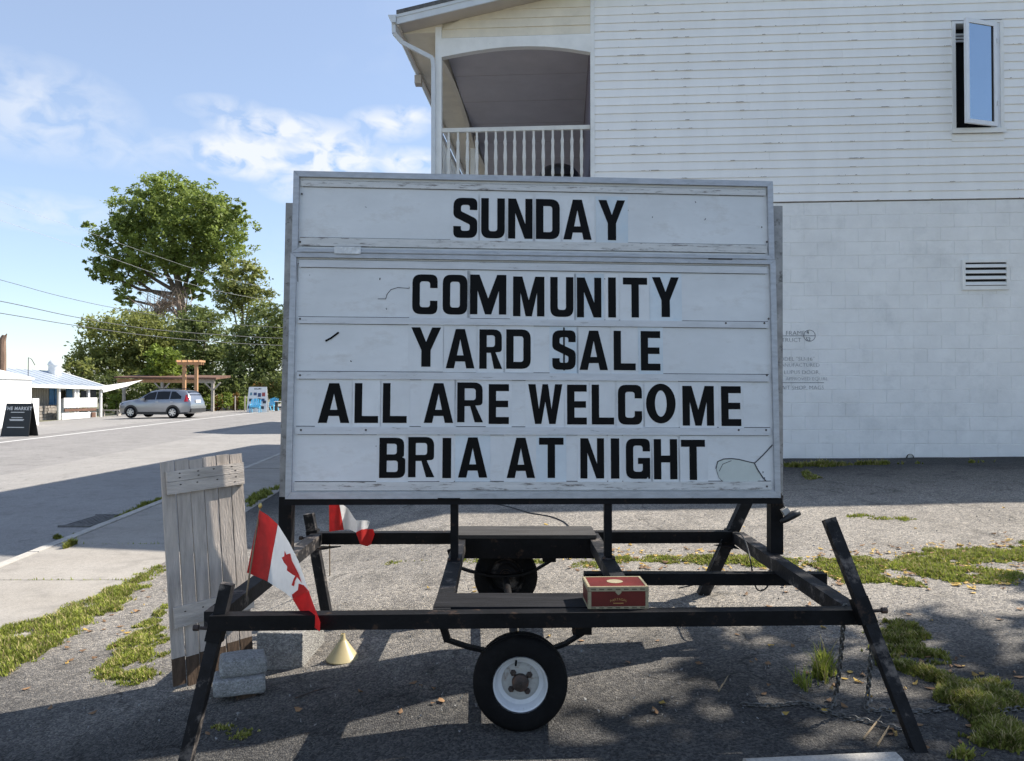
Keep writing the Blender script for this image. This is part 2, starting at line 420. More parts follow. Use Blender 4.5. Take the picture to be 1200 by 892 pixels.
class MB:
    def __init__(s):
        s.v, s.f, s.mi, s.mats, s.sm = [], [], [], [], False

    def face(s, idx, m=0):
        s.f.append(tuple(idx)); s.mi.append(m)

    def hexa(s, p, m=0):
        """8 corners: bottom ring 0-3, top ring 4-7"""
        b = len(s.v); s.v += [Vector(q) for q in p]
        for q in ((3, 2, 1, 0), (4, 5, 6, 7), (0, 1, 5, 4), (1, 2, 6, 5), (2, 3, 7, 6), (3, 0, 4, 7)):
            s.face([b + i for i in q], m)

    def box(s, x0, x1, y0, y1, z0, z1, T=None, m=0):
        p = [(x0, y0, z0), (x1, y0, z0), (x1, y1, z0), (x0, y1, z0), (x0, y0, z1), (x1, y0, z1), (x1, y1, z1), (x0, y1, z1)]
        s.hexa([T(*q) for q in p] if T else p, m)

    def bar(s, a, b, w, h, up=(0, 0, 1), m=0):
        a, b = Vector(a), Vector(b)
        d = (b - a).normalized(); up = Vector(up)
        sd = d.cross(up)
        if sd.length < 1e-5:
            sd = d.cross(Vector((1, 0, 0)))
        sd.normalize(); u = sd.cross(d).normalized()
        sd *= w / 2; u *= h / 2
        s.hexa([a - sd - u, a + sd - u, b + sd - u, b - sd - u, a - sd + u, a + sd + u, b + sd + u, b - sd + u], m)

    def tube(s, pts, r, n=8, cap=True, m=0):
        pts = [Vector(p) for p in pts]
        rs = r if isinstance(r, (list, tuple)) else [r] * len(pts)
        rings = []; ref = None
        for i, p in enumerate(pts):
            d = (pts[min(i + 1, len(pts) - 1)] - pts[max(i - 1, 0)])
            if d.length < 1e-9:
                d = Vector((0, 0, 1))
            d.normalize()
            if ref is None:
                ref = Vector((0, 0, 1)) if abs(d.z) < .9 else Vector((1, 0, 0))
            x = d.cross(ref)
            if x.length < 1e-4:
                x = d.cross(Vector((0, 1, 0)))
            x.normalize(); y = d.cross(x).normalized(); ref = -y if False else ref
            b = len(s.v)
            for k in range(n):
                a = 2 * math.pi * k / n
                s.v.append(p + x * math.cos(a) * rs[i] + y * math.sin(a) * rs[i])
            rings.append(b)
        for i in range(len(rings) - 1):
            for k in range(n):
                k2 = (k + 1) % n
                s.face((rings[i] + k, rings[i] + k2, rings[i + 1] + k2, rings[i + 1] + k), m)
        if cap:
            s.face([rings[0] + k for k in range(n)][::-1], m)
            s.face([rings[-1] + k for k in range(n)], m)

    def lathe(s, prof, c, axis='z', n=24, m=0, T=None):
        """prof: (radius, along) pairs turned round an axis through c"""
        c = Vector(c); rings = []
        for (r, t) in prof:
            b = len(s.v)
            for k in range(n):
                a = 2 * math.pi * k / n
                q = {'z': (r * math.cos(a), r * math.sin(a), t), 'y': (r * math.cos(a), t, r * math.sin(a)), 'x': (t, r * math.cos(a), r * math.sin(a))}[axis]
                s.v.append(c + Vector(q) if T is None else c + T @ Vector(q))
            rings.append(b)
        for i in range(len(rings) - 1):
            for k in range(n):
                k2 = (k + 1) % n
                s.face((rings[i] + k, rings[i] + k2, rings[i + 1] + k2, rings[i + 1] + k), m)

    def poly(s, pts, m=0):
        b = len(s.v); s.v += [Vector(p) for p in pts]
        s.face(range(b, b + len(pts)), m)

    def prism(s, pts, n, m=0):
        """flat outline given thickness along vector n"""
        n = Vector(n); b = len(s.v); k = len(pts)
        s.v += [Vector(p) for p in pts] + [Vector(p) + n for p in pts]
        tri = tessellate_polygon([[Vector(p) for p in pts]])
        for t in tri:
            s.face([b + i for i in t], m); s.face([b + k + i for i in t][::-1], m)
        for i in range(k):
            j = (i + 1) % k
            s.face((b + i, b + j, b + k + j, b + k + i), m)

    def build(s, name, material, parent=None, smooth=False, origin=None, label=None):
        me = bpy.data.meshes.new(name)
        if origin is None:
            a = np.array([tuple(v) for v in s.v]); c = (a.min(0) + a.max(0)) / 2
            c[2] = a[:, 2].min()
        else:
            c = np.array(tuple(origin))
        cv = Vector(c)
        me.from_pydata([tuple(v - cv) for v in s.v], [], s.f)
        ml = material if isinstance(material, (list, tuple)) else [material]
        for q in ml:
            me.materials.append(MATS[q])
        if len(ml) > 1:
            me.polygons.foreach_set('material_index', s.mi)
        bm = bmesh.new(); bm.from_mesh(me)
        bmesh.ops.recalc_face_normals(bm, faces=bm.faces)
        bm.to_mesh(me); bm.free()
        if smooth:
            me.polygons.foreach_set('use_smooth', [True] * len(me.polygons))
            if smooth == 'auto':
                me.set_sharp_from_angle(angle=R(40))
        me.update()
        o = bpy.data.objects.new(name, me)
        col.objects.link(o)
        o.location = cv
        WL[o.name] = cv.copy()
        if parent:
            attach(o, parent)
        if label:
            o['label'] = label
        return o


def attach(o, parent):
    o.parent = parent
    o.matrix_parent_inverse = Matrix.Translation(-WL[parent.name])


def thing(name, label, cat, loc, group=None):
    o = bpy.data.objects.new(name, None)
    o.empty_display_size = .2
    col.objects.link(o)
    o.location = loc
    WL[o.name] = Vector(loc)
    return tag(o, label, cat, group)


def part_empty(name, loc, parent):
    o = bpy.data.objects.new(name, None)
    o.empty_display_size = .1
    col.objects.link(o)
    o.location = loc; WL[o.name] = Vector(loc)
    attach(o, parent)
    return o


def tag(o, label=None, cat=None, group=None, kind=None):
    if label: o['label'] = label
    if cat: o['category'] = cat
    if group: o['group'] = group
    if kind: o['kind'] = kind
    return o


def clone(src, loc, parent=None, name=None):
    o = src.copy()
    col.objects.link(o)
    o.parent = None
    o.matrix_parent_inverse = Matrix.Identity(4)
    o.location = loc
    WL[o.name] = Vector(loc)
    if parent:
        attach(o, parent)
    return o


def raw_mesh(name, verts, faces, material, parent=None, loc=None, smooth=False):
    """big meshes straight from numpy arrays; faces is an (n, k) array"""
    me = bpy.data.meshes.new(name)
    verts = np.asarray(verts, dtype=np.float64); faces = np.asarray(faces, dtype=np.int32)
    c = np.array(loc if loc is not None else ((verts[:, 0].mean()), verts[:, 1].mean(), verts[:, 2].min()))
    me.vertices.add(len(verts)); me.vertices.foreach_set('co', (verts - c).astype(np.float32).ravel())
    k = faces.shape[1]
    me.loops.add(faces.size); me.loops.foreach_set('vertex_index', faces.ravel())
    me.polygons.add(len(faces)); me.polygons.foreach_set('loop_start', np.arange(0, faces.size, k, dtype=np.int32))
    me.update(calc_edges=True); me.validate()
    me.materials.append(MATS[material])
    if smooth:
        me.polygons.foreach_set('use_smooth', [True] * len(me.polygons))
    o = bpy.data.objects.new(name, me); col.objects.link(o)
    o.location = c; WL[o.name] = Vector(c)
    if parent: attach(o, parent)
    return o


def text_mesh(body, size, T, name, material, parent, thick=.001, align='LEFT', shear=0, offset=0.0, spacing=1.0):
    """flat print: a text outline turned into a mesh; T maps (x, y, 0) of the text to the world"""
    cu = bpy.data.curves.new('txt', 'FONT')
    cu.body = body; cu.size = size; cu.align_x = align; cu.extrude = thick / 2; cu.shear = shear; cu.offset = offset
    cu.space_character = spacing; cu.resolution_u = 2
    ob = bpy.data.objects.new('txt', cu); col.objects.link(ob)
    bpy.context.view_layer.update()
    me = bpy.data.meshes.new_from_object(ob.evaluated_get(bpy.context.evaluated_depsgraph_get()))
    b = MB()
    b.v = [T(v.co.x, v.co.y, v.co.z) for v in me.vertices]
    b.f = [tuple(p.vertices) for p in me.polygons]; b.mi = [0] * len(b.f)
    bpy.data.objects.remove(ob); bpy.data.curves.remove(cu); bpy.data.meshes.remove(me)
    return b.build(name, material, parent)


def nz(x, y, z=0.0):
    return mnoise.noise(Vector((x, y, z)))


# ------------------------------------------------------------------ ground heights
SLK = 0.083                    # the street runs a little to the left of straight ahead
S_IN, S_KERB = -2.77, -4.40    # inner edge of the pavement, face of the kerb (s = x + SLK*y)


def z_side(y): return -.215 + .006 * (y - 5)
def z_road(y): return -.325 + .006 * (max(-20, min(y, 70)) - 5)


def g(x, y):
    """the yard: rises to the building and falls to the pavement"""
    s = x + SLK * y
    base = .042 * (min(y, 13) - 3.3) + .018 * max(0, min(x, 9))
    if s < 0:
        t = max(0.0, min(1.0, (s - S_IN) / (-S_IN)))
        t = t ** 1.5
        base = z_side(y) * (1 - t) + base * t
    return base + .012 * nz(x * .9, y * .9) + .005 * nz(x * 3, y * 3, 4)


def g_px(x, y, fn=g, lo=.8, hi=80):
    """where the sight line of a pixel meets the ground"""
    a, b = lo, hi
    for _ in range(50):
        m_ = (a + b) / 2
        p = pix(x, y, m_)
        if p.z > fn(p.x, p.y): a = m_
        else: b = m_
    return pix(x, y, a)

# ================================================================== the setting
def grid_sheet(name, svals, yvals, fx, fz, material):
    V, Fc = [], []
    ny = len(yvals)
    for s_ in svals:
        for y_ in yvals:
            x_ = fx(s_, y_)
            V.append((x_, y_, fz(x_, y_)))
    for i in range(len(svals) - 1):
        for j in range(ny - 1):
            a = i * ny + j
            Fc.append((a, a + ny, a + ny + 1, a + 1))
    return raw_mesh(name, V, Fc, material, loc=(0, 0, 0), smooth=True)


def steps(*segs):
    out = []
    for (a, b, d) in segs:
        n = max(1, int(round((b - a) / d)))
        out += [a + (b - a) * i / n for i in range(n)]
    out.append(segs[-1][1])
    return out


def z_far(x, y):
    s_ = x + SLK * y
    z = z_road(y) - .03
    if s_ < -17:
        z -= min(1.0, (-17 - s_) / 9) * .26
    return z


o = grid_sheet('ground', steps((-900, -60, 120), (-60, -14, 3), (-14, 60, 12), (60, 900, 120)), steps((-300, -20, 70), (-20, 80, 4), (80, 1500, 200)),
               lambda s_, y_: s_ - SLK * max(-20, min(y_, 80)), z_far, 'earth')
tag(o, kind='structure')
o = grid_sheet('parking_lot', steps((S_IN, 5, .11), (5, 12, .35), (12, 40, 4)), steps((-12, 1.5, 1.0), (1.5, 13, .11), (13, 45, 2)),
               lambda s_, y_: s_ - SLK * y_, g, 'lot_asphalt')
tag(o, kind='structure')
o = grid_sheet('road', [S_KERB - 11.6 + .4 * i for i in range(30)], steps((-15, 90, 2.5)), lambda s_, y_: s_ - SLK * y_, lambda x_, y_: z_road(y_), 'road_asphalt')
tag(o, kind='structure')
o = grid_sheet('road_lane', [S_KERB + .1, -6.0, -7.6, -9.2], steps((-15, 90, 2.5)), lambda s_, y_: s_ - SLK * y_, lambda x_, y_: z_road(y_) + .004, 'road_pale')
tag(o, kind='structure')
# painted edge line on the far side
b = MB()
pa, pb = (-16.75, 25.3), (-18.45, 61.6)
L = [(-15.9, 8.0), pa, (-17.6, 42.0), pb, (-19.2, 85.0)]
for (x0, y0), (x1, y1) in zip(L, L[1:]):
    b.poly([(x0 - .09, y0, z_road(y0) + .008), (x0 + .09, y0, z_road(y0) + .008), (x1 + .09, y1, z_road(y1) + .008), (x1 - .09, y1, z_road(y1) + .008)])
tag(b.build('road_edge_line', 'white_line'), kind='structure')
# dusty verge between the edge line and the far lots
o = grid_sheet('road_shoulder', [-23.5, -21, -19, -17.2, -15.4], steps((8, 90, 2.5)), lambda s_, y_: s_ - SLK * y_, lambda x_, y_: z_far(x_, y_) + .036, 'road_pale')
tag(o, kind='structure')

# pavement of cast slabs with a kerb
walk = bpy.data.objects.new('sidewalk', None); col.objects.link(walk); WL[walk.name] = Vector((0, 0, 0)); tag(walk, kind='structure')
kerb = bpy.data.objects.new('kerb', None); col.objects.link(kerb); WL[kerb.name] = Vector((0, 0, 0)); tag(kerb, kind='structure')
rs = random.Random(3)
y_ = .6
while y_ < 44:
    ln = 1.56
    b = MB()
    t_ = rs.uniform(-.006, .006)

    def TS(s_, yy, zz): return (s_ - SLK * yy, yy, zz + z_side(yy) + t_)
    b.box(S_KERB + .16, S_IN - .005, y_, y_ + ln - .012, -.12, 0, TS)
    b.build('slab', 'concrete', walk)
    y_ += ln
y_ = -1.0
while y_ < 44:
    b = MB()

    def TK(s_, yy, zz): return (s_ - SLK * yy, yy, zz + z_side(yy))
    c0, c1 = S_KERB, S_KERB + .152
    ring = [(c0, -.2), (c1, -.2), (c1, .006), (c0 + .045, .006), (c0 + .012, -.012), (c0, -.04)]
    b.prism([TK(s_, y_, z_) for s_, z_ in ring], Vector(TK(0, y_ + 2.98, 0)) - Vector(TK(0, y_, 0)))
    b.build('kerb_stone', 'kerb_concrete', kerb)
    y_ += 3.0
b = MB()
b.box(S_KERB + .148, S_IN + .3, -1, 44, -.16, -.115, lambda s_, yy, zz: (s_ - SLK * yy, yy, zz + z_side(yy)))
tag(b.build('sidewalk_bed', 'earth'), kind='structure')

# storm drain in the gutter
pg = g_px(108, 611, lambda x, y: z_road(y))
gr = thing('storm_drain', 'iron storm drain grate in the gutter beside the kerb', 'drain', (pg.x, pg.y, pg.z))
b = MB()
gx0 = S_KERB - .62 - SLK * pg.y
for i in range(9):
    x = gx0 + .04 + i * .065
    b.box(x, x + .03, pg.y - .42, pg.y + .42, pg.z + .006, pg.z + .022)
b.build('grate_bar', 'grate_iron', gr)
b = MB()
b.box(gx0, gx0 + .59, pg.y - .47, pg.y - .425, pg.z + .002, pg.z + .026); b.box(gx0, gx0 + .59, pg.y + .425, pg.y + .47, pg.z + .002, pg.z + .026)
b.build('grate_frame', 'grate_iron', gr)
b = MB(); b.box(gx0 + .01, gx0 + .58, pg.y - .42, pg.y + .42, pg.z - .02, pg.z + .0055)
b.build('grate_pit', 'board_black', gr)

# ------------------------------------------------------------------ the white building
A = R(3.9)
CA, SA = math.cos(A), math.sin(A)
WY = 12.138


def BT(u, w, z): return Vector((u * CA + w * SA, WY - u * SA + w * CA, z))


def wall_pt(x, y, w=0.0):
    """where a pixel's sight line meets the plane w of the building: (u, z)"""
    d = pixdir(x, y)
    # w = X*SA + (Y-WY)*CA
    t = (w + WY * CA) / (d.x * SA + d.y * CA)
    X, Y, Z = d.x * t, d.y * t, CAMZ + d.z * t
    return X * CA - (Y - WY) * SA, Z


bld = thing('white_building', 'white two storey building of painted block below and clapboard above', 'building', tuple(BT(6, 5, .2)))
U0, U1, WD = wall_pt(514, 100)[0], 13.2, 14.6
UP = wall_pt(692, 100)[0]                   # corner between porch and clapboard wall
Z2 = wall_pt(918, 237)[1]                   # foot of the clapboards
UE, ZE = wall_pt(465, 29, -.34)             # underside of the roof edge at the eave
UR = 6.1                                    # ridge
PIT = .205
def roof_z(u): return ZE + PIT * (UR - UE - abs(u - UR))

# structural walls behind the cladding
b = MB()
b.box(U0 + .05, U1, .14, .3, -.3, Z2, BT); b.box(U0 + .05, U0 + .25, .3, WD, -.3, Z2, BT); b.box(U1 - .2, U1, .3, WD, -.3, Z2 + 3, BT)
b.box(U0 + .25, U1 - .2, WD - .2, WD, -.3, Z2 + 3, BT)
b.build('lower_wall', 'block_mortar', bld)
# painted concrete blocks: course by course, the ones beside the sign one by one
CH, BL = .2065, .407
gz = .30
b_far = MB()
courses = 21
zt = Z2 - .012
mesh_cache = {}
rb = random.Random(11)
n_single = 0
for c in range(courses):
    z1 = zt - c * CH; z0 = z1 - CH
    off = BL / 2 if c % 2 else 0
    u = U0 - off
    while u < U1:
        a0, a1 = max(u, U0), min(u + BL, U1)
        if a1 - a0 > .03:
            j = .0019
            proud = rb.uniform(-.0012, .0012)
            if 3.75 < a0 < 9.0 and abs((a1 - a0) - BL) < 1e-6 and n_single < 290 and not (wall_pt(1126, 320)[0] - .02 < (a0 + a1) / 2 < wall_pt(1184, 320)[0] + .02 and wall_pt(1126, 339)[1] < (z0 + z1) / 2 < wall_pt(1126, 303)[1]):
                if 'blk' not in mesh_cache:
                    q = MB()
                    hx, hz, d_, e_ = BL / 2 - j, CH / 2 - j, .14, .0042
                    f0 = [(-hx + e_, 0, -hz + e_), (hx - e_, 0, -hz + e_), (hx - e_, 0, hz - e_), (-hx + e_, 0, hz - e_)]
                    f1 = [(-hx, e_, -hz), (hx, e_, -hz), (hx, e_, hz), (-hx, e_, hz)]
                    f2 = [(-hx, d_, -hz), (hx, d_, -hz), (hx, d_, hz), (-hx, d_, hz)]
                    q.v = [BT(*p) - BT(0, 0, 0) for p in f0 + f1 + f2]
                    q.face((0, 1, 2, 3))
                    for r_ in (0, 4):
                        for k in range(4):
                            q.face((r_ + k, r_ + (k + 1) % 4, r_ + 4 + (k + 1) % 4, r_ + 4 + k))
                    o0 = q.build('concrete_block', 'block_paint', None, origin=(0, 0, 0))
                    mesh_cache['blk'] = o0
                    WL[o0.name] = BT((a0 + a1) / 2, proud, (z0 + z1) / 2); o0.location = WL[o0.name]; attach(o0, bld)
                else:
                    clone(mesh_cache['blk'], BT((a0 + a1) / 2, proud, (z0 + z1) / 2), bld)
                n_single += 1
            else:
                b_far.box(a0 + j, a1 - j, proud, .14, z0 + j, z1 - j, BT)
        u += BL
o = b_far.build('concrete_block', 'block_paint', bld); tag(o, kind='stuff')
b = MB(); b.box(U0, U1, .0052, .139, -.3, zt - .001, BT); b.build('mortar', 'block_mortar', bld)

# vent louvre in the block wall
va, vb = wall_pt(1127, 340), wall_pt(1182, 304)
v = MB()
fw = .045
v.box(va[0], vb[0], -.028, .0, va[1], va[1] + fw * 1.3, BT); v.box(va[0], vb[0], -.028, .0, vb[1] - fw, vb[1], BT)
v.box(va[0], va[0] + fw, -.0275, .0, va[1] + fw * 1.3, vb[1] - fw, BT); v.box(vb[0] - fw, vb[0], -.0275, .0, va[1] + fw * 1.3, vb[1] - fw, BT)
vent = v.build('vent', 'trim_paint', bld)
v = MB(); v.box(va[0] + fw, vb[0] - fw, -.004, -.002, va[1] + fw * 1.3, vb[1] - fw, BT); v.build('vent_opening', 'dark_interior', vent)
ns = 4
zz0, zz1 = va[1] + fw * 1.3, vb[1] - fw
for i in range(ns):
    zc = zz0 + (i + .42) * (zz1 - zz0) / ns
    v = MB()
    v.hexa([BT(va[0] + fw, -.034, zc - .028), BT(vb[0] - fw, -.034, zc - .028), BT(vb[0] - fw, -.006, zc + .018), BT(va[0] + fw, -.006, zc + .018),
            BT(va[0] + fw, -.036, zc - .018), BT(vb[0] - fw, -.036, zc - .018), BT(vb[0] - fw, -.006, zc + .028), BT(va[0] + fw, -.006, zc + .028)])
    v.build('louvre_slat', 'trim_paint', vent)

# clapboards: one lapped board per course, cut round the window and along the roof
EX = wall_pt(900, 10)[1] - wall_pt(900, 19.75)[1]
wa, wb = wall_pt(1115.5, 156), wall_pt(1174.5, 24.5)
i = 0
zb = Z2
rb = random.Random(5)
while zb < roof_z(UR) - .05:
    ztp = zb + EX
    def spans():
        lo, hi = UP + .06, U1
        # roof clip
        k = (UR - UE) - (ztp - ZE) / PIT
        lo = max(lo, UR - k); hi = min(hi, UR + k)
        if hi - lo < .2: return []
        if ztp > wa[1] + .01 and zb < wb[1] - .01: return [(lo, wa[0]), (wb[0], hi)]
        return [(lo, hi)]
    for (lo, hi) in spans():
        # long runs are two boards with a butt joint
        cuts = [lo, hi]
        if hi - lo > 5:
            cuts = [lo, lo + rb.uniform(1.6, hi - lo - 1.6), hi]
        for a0, a1 in zip(cuts, cuts[1:]):
            q = MB()
            th = .0185 + rb.uniform(-.002, .002)
            dz = rb.uniform(-.0015, .0015)
            q.hexa([BT(a0 + .001, -th, zb + .004 + dz), BT(a1 - .001, -th, zb + .004 + dz), BT(a1 - .001, .02, zb + .004 + dz), BT(a0 + .001, .02, zb + .004 + dz),
                    BT(a0 + .001, -.002, ztp + .006), BT(a1 - .001, -.002, ztp + .006), BT(a1 - .001, .02, ztp + .006), BT(a0 + .001, .02, ztp + .006)])
            q.build('clapboard', 'siding_paint', bld)
    zb = ztp; i += 1
b = MB()   # sheathing behind the boards, with the window left open
wz0, wz1 = wa[1], wb[1]
for (a0, a1) in ((UP + .03, wa[0] + .02), (wb[0] - .02, U1)):
    b.hexa([BT(a0, .022, Z2 - .02), BT(a1, .022, Z2 - .02), BT(a1, .16, Z2 - .02), BT(a0, .16, Z2 - .02),
            BT(a0, .022, roof_z(a0) - .08), BT(a1, .022, roof_z(a1) - .08), BT(a1, .16, roof_z(a1) - .08), BT(a0, .16, roof_z(a0) - .08)]) if a0 > UR or a1 < UR else None
    if a0 < UR < a1:
        for (c0, c1) in ((a0, UR), (UR, a1)):
            b.hexa([BT(c0, .022, Z2 - .02), BT(c1, .022, Z2 - .02), BT(c1, .16, Z2 - .02), BT(c0, .16, Z2 - .02),
                    BT(c0, .022, roof_z(c0) - .08), BT(c1, .022, roof_z(c1) - .08), BT(c1, .16, roof_z(c1) - .08), BT(c0, .16, roof_z(c0) - .08)])
b.box(wa[0] + .02, wb[0] - .02, .022, .16, Z2 - .02, wz0 + .02, BT)
b.box(wa[0] + .02, wb[0] - .02, .022, .16, wz1 - .02, roof_z(wb[0]) - .1, BT)
b.build('upper_wall', 'siding_joint', bld)
b = MB(); b.box(UP - .002, UP + .062, -.03, .05, Z2 + .1, roof_z(UP) - .02, BT); b.build('corner_board', 'trim_paint', bld)

# flaked paint and dirt along the lower edges of the boards
rc = random.Random(77)
q = MB()
for k in range(420):
    u_ = rc.uniform(UP + .1, 9.2); row = rc.randrange(0, 30)
    if rc.random() < .35: u_ = rc.choice((1.9, 2.7, 3.9, 5.2, 6.0, 8.1)) + rc.gauss(0, .05)
    z_ = Z2 + row * EX + .004
    if z_ > wa[1] - .05 and z_ < wb[1] + .05 and wa[0] - .05 < u_ < wb[0] + .05: continue
    ln_, ht_ = rc.choice((.012, .02, .03, .06, .11)) * rc.uniform(.6, 1.3), rc.uniform(.004, .011)
    q.prism([BT(u_ + a * ln_, -.0245 + .0012 * c_, z_ + c_ * ht_) for a, c_ in ((0, 0), (.3, -.15), (.8, 0), (1, .3), (.7, .9), (.35, .6), (.1, .8))], BT(0, -.0006, 0) - BT(0, 0, 0))
o = q.build('paint_flake', 'siding_joint', bld); tag(o, kind='stuff')
# casement window, sash swung out
q = MB()
t = .05
q.box(wa[0], wa[0] + t, -.035, .16, wz0, wz1, BT); q.box(wb[0] - t * 1.0, wb[0], -.035, .16, wz0, wz1, BT)
q.box(wa[0] + t, wb[0] - t, -.034, .16, wz1 - t * .7, wz1, BT); q.box(wa[0] + t, wb[0] - t, -.034, .16, wz0 + .02, wz0 + t * 1.3, BT)
win = q.build('window', 'trim_paint', bld)
q = MB(); q.box(wa[0] - .02, wb[0] + .02, -.06, -.036, wz0 - .02, wz0 + .045, BT); q.build('sill', 'trim_paint', win)
q = MB(); q.box(wa[0] - .004, wb[0] + .004, -.017, .021, wz0 - EX - .004, wz0 - .021, BT); q.build('apron', 'siding_paint', win)
q = MB(); q.box(wb[0] - t - .055, wb[0] - t, -.02, .14, wz0 + t * 1.3, wz1 - t * .7, BT); q.build('jamb', 'vinyl_white', win)
q = MB(); q.box(wa[0] + t, wb[0] - t, .17, .19, wz0, wz1, BT); q.build('room_dark', 'dark_interior', win)
for k in range(3):
    q = MB(); q.box(wa[0] + t, wb[0] - t - .06, .10, .125, wz1 - .16 - k * .05, wz1 - .13 - k * .05, BT); q.build('blind_slat', 'trim_paint', win)
hu, hw = wb[0] - t - .06, -.03
sa = R(20)
sw_ = (wb[0] - wa[0] - 2 * t - .06) * 1.0
def ST(a, n, z):   # a along the sash from its hinge, n out of its plane
    return BT(hu - a * math.cos(sa) - n * math.sin(sa), hw - a * math.sin(sa) + n * math.cos(sa), z)
sz0, sz1 = wz0 + t * 1.3 + .01, wz1 - t * .7 - .01
ft = .062
q = MB()
q.box(0, ft, -.02, .02, sz0, sz1, ST); q.box(sw_ - ft, sw_, -.02, .02, sz0, sz1, ST)
q.box(ft, sw_ - ft, -.019, .019, sz0, sz0 + ft, ST); q.box(ft, sw_ - ft, -.019, .019, sz1 - ft, sz1, ST)
q.build('sash', 'vinyl_white', win)
q = MB(); q.box(ft, sw_ - ft, -.004, .004, sz0 + ft, sz1 - ft, ST); q.build('pane', 'glass_pane', win)
q = MB(); q.box(ft + .002, ft + .034, -.0075, -.0045, sz0 + ft, sz1 - ft, ST); q.build('dark_gap_strip', 'dark_interior', win)  # added dark strip, painting in the dark gap beside the pane
for zq in (.2, .8):
    q = MB(); q.box(-.012, .012, -.03, -.02, sz0 + (sz1 - sz0) * zq, sz0 + (sz1 - sz0) * zq + .07, ST); q.build('hinge', 'hinge_zinc', win)

# porch: post, arched header, gable boards, ceiling, floor, railings
HB = wall_pt(600, 43)[1]            # top of the header
def arch(u):                          # underside of the arched header
    t_ = (u - U0) / (UP - U0)
    y0 = wall_pt(522, 68)[1]; y1 = wall_pt(612, 55)[1]; y2 = wall_pt(690, 62)[1]
    return y0 + (y1 - y0) * math.sin(min(1, t_ / .54) * math.pi / 2) if t_ < .54 else y1 + (y2 - y1) * ((t_ - .54) / .46) ** 2
q = MB()
N = 28
for k in range(N):
    a0, a1 = U0 + .05 + (UP - U0 - .05) * k / N, U0 + .05 + (UP - U0 - .05) * (k + 1) / N
    q.hexa([BT(a0, -.02, arch(a0)), BT(a1, -.02, arch(a1)), BT(a1, .1, arch(a1)), BT(a0, .1, arch(a0)), BT(a0, -.02, HB), BT(a1, -.02, HB), BT(a1, .1, HB), BT(a0, .1, HB)])
q.build('arched_header', 'trim_paint', bld)
zb = HB + .002
while zb < roof_z(UP):
    ztp = zb + EX * 1.1
    lof = lambda z: min(UP - .01, max(U0 + .055, UR - ((UR - UE) - (z - ZE - .01) / PIT)))
    lo, lo2 = lof(zb), lof(ztp)
    if UP - lo > .05:
        q = MB()
        q.hexa([BT(lo, -.022, zb), BT(UP - .003, -.022, zb), BT(UP - .003, .03, zb), BT(lo, .03, zb), BT(lo2, -.006, ztp), BT(UP - .003, -.006, ztp), BT(UP - .003, .03, ztp), BT(lo2, .03, ztp)])
        q.build('gable_board', 'cream_paint', bld)
    zb = ztp
b = MB()
b.hexa([BT(U0, .031, HB), BT(UP, .031, HB), BT(UP, .1, HB), BT(U0, .1, HB), BT(U0, .031, roof_z(U0) + .06), BT(UP, .031, roof_z(UP) + .06), BT(UP, .1, roof_z(UP) + .06), BT(U0, .1, roof_z(U0) + .06)])
b.build('gable_backing', 'cream_paint', bld)
FZ = 4.62                            # porch floor
for wp in (0.0, 4.6, 9.2, 13.8):
    q = MB(); q.box(U0 - .05, U0 + .05, wp - .022, wp + .08, FZ - .3, (roof_z(U0) - .03) if wp == 0 else arch(U0 + .02), BT); q.build('porch_post', 'trim_paint', bld)
CZ = HB - .06
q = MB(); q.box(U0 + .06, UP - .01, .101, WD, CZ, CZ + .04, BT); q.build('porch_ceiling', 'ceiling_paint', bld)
for k in range(1, 9):
    q = MB(); ww = .1 + k * 1.22; q.box(U0 + .07, UP - .02, ww, ww + .012, CZ - .004, CZ - .0005, BT); q.build('ceiling_joint', 'ceiling_joint', bld)
q = MB(); q.box(U0 - .06, UP, -.02, WD, FZ - .18, FZ, BT); q.build('porch_floor', 'trim_paint', bld)
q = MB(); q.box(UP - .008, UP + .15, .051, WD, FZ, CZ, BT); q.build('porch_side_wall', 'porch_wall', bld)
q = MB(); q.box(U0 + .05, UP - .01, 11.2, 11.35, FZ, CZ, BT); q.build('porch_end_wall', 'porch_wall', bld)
# side header with arches between the posts
q = MB()
for s_ in range(3):
    w0, w1 = s_ * 4.6 + .08, (s_ + 1) * 4.6 - .022
    for k in range(14):
        f0, f1 = k / 14, (k + 1) / 14
        ar = lambda f: arch(U0 + .02) + .24 * math.sin(math.pi * f) ** .8
        q.hexa([BT(U0 - .03, w0 + (w1 - w0) * f0, ar(f0)), BT(U0 - .03, w0 + (w1 - w0) * f1, ar(f1)), BT(U0 + .045, w0 + (w1 - w0) * f1, ar(f1)), BT(U0 + .045, w0 + (w1 - w0) * f0, ar(f0)),
                BT(U0 - .03, w0 + (w1 - w0) * f0, HB), BT(U0 - .03, w0 + (w1 - w0) * f1, HB), BT(U0 + .045, w0 + (w1 - w0) * f1, HB), BT(U0 + .045, w0 + (w1 - w0) * f0, HB)])
q.build('side_header', 'cream_paint', bld)
RZ = wall_pt(600, 151)[1]
rail = part_empty('railing', BT(U0, 0, FZ), bld)
q = MB(); q.box(U0 + .05, UP - .01, .0, .06, RZ - .03, RZ + .035, BT); q.build('top_rail', 'white_paint_old', rail)
q = MB(); q.box(U0 + .05, UP - .01, .01, .05, FZ + .09, FZ + .14, BT); q.build('bottom_rail', 'white_paint_old', rail)
